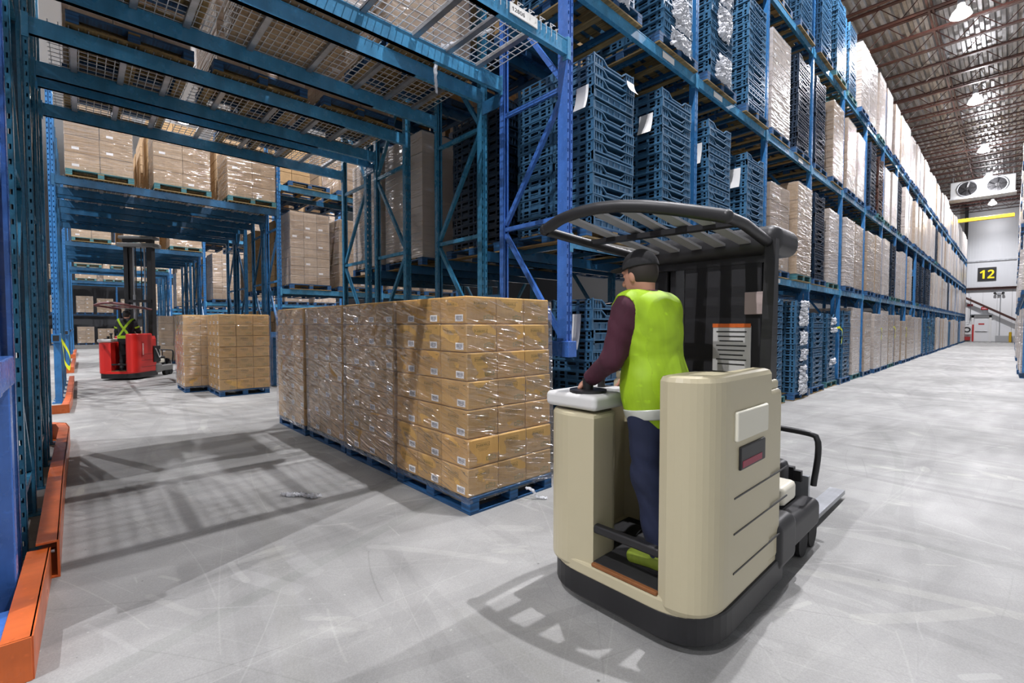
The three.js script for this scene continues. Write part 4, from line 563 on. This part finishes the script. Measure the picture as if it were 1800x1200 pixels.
// ------------------------------------------------------------------ people
const smin = (a, b, k) => { const h = Math.max(0, Math.min(1, 0.5 + 0.5 * (b - a) / k)); return b * (1 - h) + a * h - k * h * (1 - h); };
function capsule(p, a, b, ra, rb2) { const bx_ = b[0] - a[0], by = b[1] - a[1], bz = b[2] - a[2], px = p[0] - a[0], py = p[1] - a[1], pz = p[2] - a[2]; const t = Math.max(0, Math.min(1, (px * bx_ + py * by + pz * bz) / (bx_ * bx_ + by * by + bz * bz + 1e-9))); return Math.hypot(px - bx_ * t, py - by * t, pz - bz * t) - (ra + (rb2 - ra) * t); }
function ell(p, c, r) { const x = (p[0] - c[0]) / r[0], y = (p[1] - c[1]) / r[1], z = (p[2] - c[2]) / r[2], k = Math.hypot(x, y, z); return (k - 1) * Math.min(r[0], r[1], r[2]); }
function polygonise(f, lo, hi, res) {
  const mc = new MarchingCubes(res, new THREE.MeshBasicMaterial(), false, false, 160000), S = mc.size, H = mc.halfsize; mc.isolation = 0;
  const c = [0, 1, 2].map(i => (lo[i] + hi[i]) / 2), h = [0, 1, 2].map(i => (hi[i] - lo[i]) / 2), p = [0, 0, 0];
  for (let z = 0; z < S; z++) for (let y = 0; y < S; y++) for (let x = 0; x < S; x++) { p[0] = c[0] + h[0] * (x - H) / H; p[1] = c[1] + h[1] * (y - H) / H; p[2] = c[2] + h[2] * (z - H) / H; mc.field[x + y * S + z * S * S] = -f(p); }
  mc.update(); let g = new THREE.BufferGeometry(); const a = mc.positionArray.slice(0, mc.count * 3); for (let i = 0; i < mc.count; i++) for (let q = 0; q < 3; q++) a[3 * i + q] = c[q] + h[q] * a[3 * i + q];
  g.setAttribute('position', new THREE.BufferAttribute(a, 3)); g = mergeVertices(g, 1e-5); g.computeVertexNormals(); return g;
}
// person facing +z, feet at y=0, about 1.76 m; J: joints
function person(P) {
  const o = thing('person', P.label, 'person', P.pos, P.turn), Jt = P.joints; o.rotation.order = 'YXZ'; o.rotation.x = P.lean ?? 0;
  const arms = (p, g) => Math.min(...['L', 'R'].map(s => { const a = Jt['arm' + s]; return smin(capsule(p, a[0], a[1], 0.052 + g, 0.042 + g), capsule(p, a[1], a[2], 0.042 + g, 0.031 + g), 0.03); }));
  const legs = (p, g) => Math.min(...['L', 'R'].map(s => { const a = Jt['leg' + s]; return smin(capsule(p, a[0], a[1], 0.086 + g, 0.058 + g), capsule(p, a[1], a[2], 0.058 + g, 0.042 + g), 0.04); }));
  const torso = (p, g) => { let d = ell(p, [0, 1.0, 0.0], [0.165 + g, 0.15 + g, 0.125 + g]); d = smin(d, ell(p, [0, 1.2, 0.005], [0.158 + g, 0.2 + g, 0.118 + g]), 0.08); d = smin(d, ell(p, [0, 1.34, 0.01], [0.185 + g, 0.15 + g, 0.125 + g]), 0.08); return smin(d, capsule(p, [-0.165, 1.43, 0], [0.165, 1.43, 0], 0.06 + g, 0.06 + g), 0.06); };
  const hc = [0, 1.635, 0.035];
  const head = p => { let d = ell(p, hc, [0.074, 0.112, 0.094]); d = smin(d, ell(p, [0, 1.575, 0.07], [0.048, 0.055, 0.05]), 0.03); d = smin(d, capsule(p, [0, 1.63, 0.125], [0, 1.6, 0.148], 0.012, 0.018), 0.012); for (const s of [-1, 1]) { d = smin(d, ell(p, [s * 0.077, 1.62, 0.03], [0.012, 0.032, 0.022]), 0.008); d = smin(d, ell(p, [s * 0.03, 1.662, 0.115], [0.026, 0.01, 0.016]), 0.012); d = Math.max(d, -ell(p, [s * 0.032, 1.64, 0.132], [0.016, 0.011, 0.014])); d = smin(d, ell(p, [s * 0.032, 1.64, 0.114], [0.013, 0.012, 0.013]), 0.003); } d = Math.max(d, -ell(p, [0, 1.562, 0.124], [0.024, 0.004, 0.014])); return smin(d, capsule(p, [0, 1.42, -0.005], [0, 1.57, 0.015], 0.056, 0.052), 0.04); };
  const hands = (p) => { let d = 9; for (const s of ['L', 'R']) { const a = Jt['arm' + s], w = a[2], e = a[1], dir = new THREE.Vector3(w[0] - e[0], w[1] - e[1], w[2] - e[2]).normalize(), side = new THREE.Vector3(0, 1, 0).cross(dir); if (side.length() < 0.2) side.set(1, 0, 0); side.normalize(); const dn = side.clone().cross(dir).normalize().multiplyScalar(-1); if (dn.y > 0) dn.multiplyScalar(-1);
      const at = (f, l, n) => [w[0] + dir.x * f + side.x * l + dn.x * n, w[1] + dir.y * f + side.y * l + dn.y * n, w[2] + dir.z * f + side.z * l + dn.z * n];
      d = Math.min(d, smin(capsule(p, at(0.0, 0, 0), at(0.085, 0.018, 0.005), 0.026, 0.02), capsule(p, at(0.0, 0, 0), at(0.085, -0.02, 0.005), 0.026, 0.019), 0.015));
      [[0.03, 0.1], [0.011, 0.11], [-0.009, 0.103], [-0.029, 0.085]].forEach(([l, L]) => { const k = at(0.09, l, 0.006), m = at(0.09 + L * 0.42, l * 1.1, 0.022), t = at(0.09 + L * 0.55, l * 1.1, 0.06); d = smin(d, smin(capsule(p, k, m, 0.0098, 0.0088), capsule(p, m, t, 0.0088, 0.0075), 0.004), 0.006); });
      d = smin(d, smin(capsule(p, at(0.02, 0.024, 0.01), at(0.055, 0.056, 0.03), 0.014, 0.011), capsule(p, at(0.055, 0.056, 0.03), at(0.09, 0.05, 0.05), 0.011, 0.008), 0.005), 0.008); } return d; };
  // one continuous body: trunk and limbs, with finer grids for head and hands
  const feet = (p, g) => Math.min(...['L', 'R'].map(s => { const a = Jt['leg' + s][2]; return smin(capsule(p, [a[0], 0.055, a[2] - 0.02], [a[0] * 1.15, 0.04, a[2] + 0.16], 0.046 + g, 0.034 + g), capsule(p, a, [a[0], 0.06, a[2]], 0.04 + g, 0.045 + g), 0.02); }));
  const R = Jt.reach, lo = [-R, -0.02, -0.4], hi = [R, 1.8, R + 0.1];
  const trunk = p => smin(smin(torso(p, 0), arms(p, 0), 0.04), smin(legs(p, 0), feet(p, 0), 0.02), 0.04);
  const parts = [polygonise(p => Math.min(trunk(p), capsule(p, [0, 1.42, -0.005], [0, 1.57, 0.015], 0.056, 0.05)), lo, hi, 90), polygonise(head, [-0.13, 1.38, -0.13], [0.13, 1.79, 0.2], 80)];
  for (const s of ['L', 'R']) { const w = Jt['arm' + s][2]; parts.push(polygonise(p => Math.min(hands(p), 9), w.map(v => v - 0.2), w.map(v => v + 0.2), 96)); }
  const skin = std({ color: lin(0.48, 0.24, 0.16), roughness: 0.55 });
  mesh('body', uvm(mergeGeometries(parts.map(g => { g.deleteAttribute('uv'); return g; }))), skin, o);
  const clampY = (d, p, a, b) => Math.max(d, a - p[1], p[1] - b);
  const fold = p => { const q = 2 * Math.sin(p[0] * 9 + p[1] * 5) + 1.5 * Math.sin(p[2] * 11 - p[1] * 7); return (0.0035 * Math.sin(p[1] * 31 + p[0] * 26 + q) + 0.0025 * Math.sin(p[1] * 57 - p[2] * 38 + 1.7 * q)) * (0.6 + 0.4 * Math.sin(p[1] * 4 + p[0] * 6)); };
  const cuff = p => { let d = -9; for (const s of ['L', 'R']) { const a = Jt['arm' + s], dx = a[2][0] - a[1][0], dy = a[2][1] - a[1][1], dz = a[2][2] - a[1][2], L = Math.hypot(dx, dy, dz); const t = ((p[0] - a[2][0]) * dx + (p[1] - a[2][1]) * dy + (p[2] - a[2][2]) * dz) / L; if (Math.hypot(p[0] - a[2][0], p[1] - a[2][1], p[2] - a[2][2]) < 0.22) d = Math.max(d, t + 0.01); } return d; };
  const jk = polygonise(p => { const collar = Math.max(-0.02, 0); let d = smin(torso(p, 0.02), arms(p, 0.019), 0.05) + fold(p); d = smin(d, capsule(p, [0, 1.45, -0.01], [0, 1.5, 0], 0.075, 0.068), 0.03); d = Math.max(d, -capsule(p, [0, 1.49, 0.01], [0, 1.7, 0.03], 0.058, 0.07)); return Math.max(clampY(d, p, 0.88, 1.53), cuff(p)); }, lo, hi, 96); mesh('jacket', uvm(jk), P.jacket, o);
  const tr = polygonise(p => { let d = smin(smin(ell(p, [0, 0.97, 0], [0.185, 0.15, 0.145]), legs(p, 0.024), 0.05) + 1.2 * fold(p), 9, 0.01); return clampY(d, p, 0.07, 1.04); }, [-0.35, 0.0, -0.4], [0.35, 1.1, 0.45], 90); mesh('trousers', uvm(tr), P.trousers, o);
  for (const s of ['L', 'R']) { const a = Jt['leg' + s][2]; const b = polygonise(p => { const f = smin(capsule(p, [a[0], 0.06, a[2] - 0.03], [a[0] * 1.15, 0.045, a[2] + 0.17], 0.056, 0.044), capsule(p, [a[0], 0.06, a[2]], [a[0], 0.17, a[2] - 0.01], 0.054, 0.058), 0.03); return Math.max(f, 0.004 - p[1], p[1] - 0.2); }, [a[0] - 0.16, -0.03, a[2] - 0.16], [a[0] + 0.16, 0.26, a[2] + 0.3], 60); const bm = mesh('boot', uvm(b), P.boots, o); mesh('sole', uvm(polygonise(p => Math.max(capsule([p[0], 0, p[2]], [a[0], 0, a[2] - 0.03], [a[0] * 1.15, 0, a[2] + 0.17], 0.058, 0.048), -p[1], p[1] - 0.022), [a[0] - 0.16, -0.02, a[2] - 0.16], [a[0] + 0.16, 0.06, a[2] + 0.3], 50)), M.rubber, bm); }
  if (P.vest) {
    const vf = (p, g) => { let d = smin(torso(p, 0.034 + g), ell(p, [0, 0.93, 0], [0.212 + g, 0.26, 0.178 + g]), 0.05) + 0.8 * fold(p); for (const s of ['L', 'R']) { const a = Jt['arm' + s]; const d2 = capsule(p, [a[0][0] * 1.2, a[0][1], a[0][2]], a[1], 0.085, 0.08); d = Math.max(d, -d2); } d = smin(d, capsule(p, [-0.155, 1.47, 0], [0.155, 1.47, 0], 0.052 + g, 0.052 + g), 0.03); d = Math.max(d, -capsule(p, [0, 1.5, 0.03], [0, 1.8, 0.06], 0.088, 0.12)); return d; };
    const v = mesh('vest', uvm(polygonise(p => clampY(vf(p, 0), p, 0.76, 1.54), [-0.36, 0.7, -0.3], [0.36, 1.6, 0.32], 96)), P.vest, o);
    const band = (name, test, m) => mesh(name, uvm(polygonise(p => Math.max(vf(p, 0.005), test(p)), [-0.36, 0.7, -0.3], [0.36, 1.6, 0.32], 110)), m, v);
    if (P.bands) P.bands(band);
  }
  if (P.armBands) for (const s of ['L', 'R']) { const a = Jt['arm' + s]; const at = t => a[1].map((q, i) => q + (a[2][i] - q) * t), au = t => a[0].map((q, i) => q + (a[1][i] - q) * t); mesh('sleeve_band', J(bandTube(at(0.3), at(0.48), 0.067)), P.armBands, o); mesh('sleeve_band', J(bandTube(au(0.45), au(0.62), 0.075)), P.armBands, o); }
  // hair and hat
  mesh('hair', uvm(polygonise(p => Math.max(ell(p, [0, 1.65, 0.022], [0.086, 0.112, 0.104]), p[2] - (p[1] > 1.7 ? 0.13 : 0.05), 1.56 - p[1]), [-0.13, 1.5, -0.13], [0.13, 1.8, 0.17], 60)), std({ color: lin(0.02, 0.014, 0.01), roughness: 0.7 }), o);
  const hat = mesh('cap', uvm(polygonise(p => Math.max(ell(p, [0, 1.675, 0.026], [0.094, 0.108, 0.112]), 1.672 - p[1]), [-0.14, 1.6, -0.14], [0.14, 1.82, 0.18], 60)), P.hat, o);
  if (P.peak) mesh('peak', uvm(clean(new THREE.SphereGeometry(0.085, 20, 10).scale(0.9, 0.09, 1.0).translate(0, 1.69, 0.15))), P.hat, hat);
  for (const s of [-1, 1]) mesh('eye', uvm(clean(new THREE.SphereGeometry(0.0095, 12, 8).translate(s * 0.032, 1.64, 0.12))), std({ color: lin(0.05, 0.04, 0.035), roughness: 0.2 }), o);
  return o;
}
function bandTube(a, b, r) { const A = new THREE.Vector3(...a), B = new THREE.Vector3(...b), d = B.clone().sub(A); return new THREE.CylinderGeometry(r, r, d.length(), 20).applyQuaternion(new THREE.Quaternion().setFromUnitVectors(new THREE.Vector3(0, 1, 0), d.clone().normalize())).translate(...A.add(B).multiplyScalar(0.5).toArray()); }
const cloth = (r, g, b, rough = 0.85) => std({ color: lin(r, g, b), roughness: rough, map: wearTex });
const lime = cloth(0.42, 0.68, 0.01, 0.6), silver = std({ color: lin(0.6, 0.62, 0.55), roughness: 0.35, metalness: 0.2 });
const POSE = { reach: 0.62, armL: [[0.2, 1.41, 0], [0.27, 1.15, 0.07], [0.2, 1.05, 0.31]], armR: [[-0.2, 1.41, 0], [-0.27, 1.15, 0.07], [-0.19, 1.05, 0.31]], legL: [[0.095, 0.92, 0], [0.11, 0.5, 0.03], [0.12, 0.09, -0.02]], legR: [[-0.095, 0.92, 0], [-0.11, 0.5, 0.03], [-0.12, 0.09, -0.02]] };
const op1 = person({ label: 'operator in a lime vest and maroon sleeves standing in the cream truck', pos: [-1.25, 0.28, -2.38], turn: -Math.PI / 2 - 0.12, lean: 0.13, joints: POSE, jacket: cloth(0.075, 0.012, 0.03), trousers: cloth(0.012, 0.02, 0.06), boots: cloth(0.3, 0.4, 0.04, 0.6), hat: cloth(0.02, 0.02, 0.022), peak: true, vest: lime,
  bands: band => { band('waist_band', p => Math.abs(p[1] - 0.84) - 0.03, silver); } });
const c2 = Math.cos(TA), s2 = Math.sin(TA), loc = (x, z) => [-17.75 + x * c2 + z * s2, 0.28, -0.75 - x * s2 + z * c2], pp = loc(0.06, -0.4);
const op2 = person({ label: 'operator in a dark jacket with lime crossed braces standing in the red truck', pos: pp, turn: -Math.PI / 2 - 0.45, joints: POSE, jacket: cloth(0.014, 0.015, 0.02), trousers: cloth(0.012, 0.012, 0.015), boots: cloth(0.03, 0.03, 0.03), hat: cloth(0.02, 0.02, 0.02), vest: cloth(0.014, 0.015, 0.02), armBands: lime,
  bands: band => { band('waist_band', p => Math.abs(p[1] - 0.98) - 0.045, lime); band('crossed_brace', p => Math.min(Math.max(Math.abs(p[0] - (p[1] - 1.22) * 0.62) - 0.035, -p[1] + 0.98), Math.max(Math.abs(p[0] + (p[1] - 1.22) * 0.62) - 0.035, -p[1] + 0.98)), lime); } });

// ------------------------------------------------------------------ tape, litter and paper labels
function ribbon(pts, w, label) { const c = new THREE.CatmullRomCurve3(pts.map(p => new THREE.Vector3(...p))), n = 24, pos = []; for (let i = 0; i < n; i++) { const a = c.getPoint(i / n), b = c.getPoint((i + 1) / n), h = w / 2, tw = 0.3 * Math.sin(i * 0.5); pos.push(a.x, a.y - h, a.z, b.x, b.y - h, b.z, b.x + tw * 0.02, b.y + h, b.z, a.x, a.y - h, a.z, b.x + tw * 0.02, b.y + h, b.z, a.x, a.y + h, a.z); } const g = new THREE.BufferGeometry(); g.setAttribute('position', new THREE.Float32BufferAttribute(pos, 3)); g.computeVertexNormals(); return tag(mesh('caution_tape', uvm(g), M.yellowTape), label, 'tape'); }
for (const i of [4, 6, 7, 8, 11]) { const z = ZT - BAY * i, x = ROWX[0]; ribbon([[x - 0.1, 1.52, z + 0.06], [x + 0.015, 1.55, z + 0.06], [x + 0.02, 1.52, z - 0.05], [x + 0.03, 1.48, z - 0.15], [x + 0.03, 1.3, z - 0.19], [x + 0.02, 1.1, z - 0.17]], 0.06, `yellow caution tape tied round the post after the ${ORD[i - 1]} bay`); }
ribbon([[-12.84, 1.34, 0.265], [-12.8, 1.1, 0.24], [-12.84, 0.85, 0.22], [-12.78, 0.75, 0.16], [-12.8, 1.0, 0.15], [-12.82, 1.32, 0.265]], 0.09, 'yellow strap hanging beside the second row guard rail');
{ const strip = (pts, w) => { const c = new THREE.CatmullRomCurve3(pts.map(p => new THREE.Vector3(...p))), g = new THREE.TubeGeometry(c, 40, w, 5, false), p = g.attributes.position, r = mulberry(77); for (let i = 0; i < p.count; i++) p.setXYZ(i, p.getX(i) + (r() - 0.5) * w, p.getY(i) + (r() - 0.5) * w * 1.4, p.getZ(i) + (r() - 0.5) * w); g.computeVertexNormals(); return g; };
  const o = tag(mesh('plastic_strip', uvm(strip([[-3.62, 4.56, -3.1], [-3.95, 4.58, -3.02], [-4.3, 4.57, -2.93], [-4.36, 4.45, -2.92], [-4.37, 4.28, -2.92], [-4.36, 4.14, -2.93]], 0.016)), plastic), 'torn white plastic strip hanging from the first wire deck', 'plastic strip');
  const l = tag(mesh('plastic_scrap', uvm(strip([[-4.66, 0.012, -1.36], [-4.55, 0.02, -1.42], [-4.5, 0.012, -1.5], [-4.42, 0.018, -1.52], [-4.36, 0.01, -1.62]], 0.018)), plastic), 'torn scrap of clear plastic lying on the tunnel floor', 'litter');
  tag(mesh('plastic_strip', uvm(strip([[-3.04, 0.1, -3.0], [-2.98, 0.08, -3.03], [-2.95, 0.02, -3.06], [-2.88, 0.012, -3.12]], 0.012)), plastic), 'loose tail of stretch film trailing from the pallet beside the cream truck', 'plastic strip'); }
function paper(x, y, z, w, h, face, label, curl = 0.03) { const g = new THREE.PlaneGeometry(w, h, 4, 6), p = g.attributes.position; for (let i = 0; i < p.count; i++) { const v = p.getY(i) / h - 0.5; p.setZ(i, curl * v * v * 2); } g.computeVertexNormals(); if (face === 'x') g.rotateY(Math.PI / 2); const m = M.label.clone(); m.side = THREE.DoubleSide; return tag(mesh('paper_label', uvm(g).translate(x, y, z), m), label, 'label', 'paper labels on the crate stacks'); }
paper(-3.3, 4.1, -4.13, 0.17, 0.27, 'z', 'white paper label on the side of the first crate stack, lower level'); paper(-3.39, 4.27, -5.585, 0.2, 0.26, 'z', 'white paper label on the side of the second crate stack, lower level'); paper(-3.15, 4.4, -4.84, 0.15, 0.14, 'x', 'curled round-edged label at the far corner of the first crate stack');
paper(-3.36, 4.2, -6.945, 0.2, 0.32, 'z', 'white paper label on the side of the third crate stack, lower level'); paper(-3.36, 4.15, -8.405, 0.2, 0.34, 'z', 'white paper label on the side of the fourth crate stack, lower level');
paper(-3.15, 1.79, -4.8, 0.11, 0.13, 'x', 'small printed label on the front of the first floor-level crate stack'); paper(-3.37, 1.53, -4.135, 0.12, 0.4, 'z', 'long grey label on the side of the first floor-level crate stack');
{ const t = canvasTex(512, 96, c => { c.fillStyle = '#e4e4e0'; c.fillRect(0, 0, 512, 96); c.fillStyle = '#30343a'; const r = mulberry(4); for (let k = 0; k < 6; k++) { let x = 12 + k * 84; c.fillRect(x, 56, 62, 8); for (let q = 0; q < 12; q++) c.fillRect(x + q * 5, 14, 1 + 3 * r(), 34); } });
  const o = thing('location_label', 'long white barcode strip on the lower beam of the first bay', 'label', [-3.19, 2.49, -4.75]); mesh('label_face', new THREE.PlaneGeometry(0.95, 0.1).rotateY(Math.PI / 2).translate(0.004, 0, 0), std({ map: t, roughness: 0.6 }), o); mesh('label_holder', J(bx(0.004, 0.11, 0.97)), M.label, o); }
for (const [i, k, y, n] of [[0, 1, L2, 'middle'], [1, 0, L2, 'middle'], [2, 0, L1, 'lower'], [2, 1, L2, 'middle']]) tag(mesh('location_label', J(bx(0.004, 0.08, 0.3, ROWX[0] + 0.006, y - 0.065, ZT - BAY * i - 0.7 - k * 1.3)), M.label), `small white location plate on the ${n} beam, ${ORD[i]} bay, ${SL[k]} slot`, 'label');

// ------------------------------------------------------------------ view
scene.traverse(o => { if (o.isMesh) { o.castShadow = true; o.receiveShadow = true; } });
renderer.render(scene, camera);
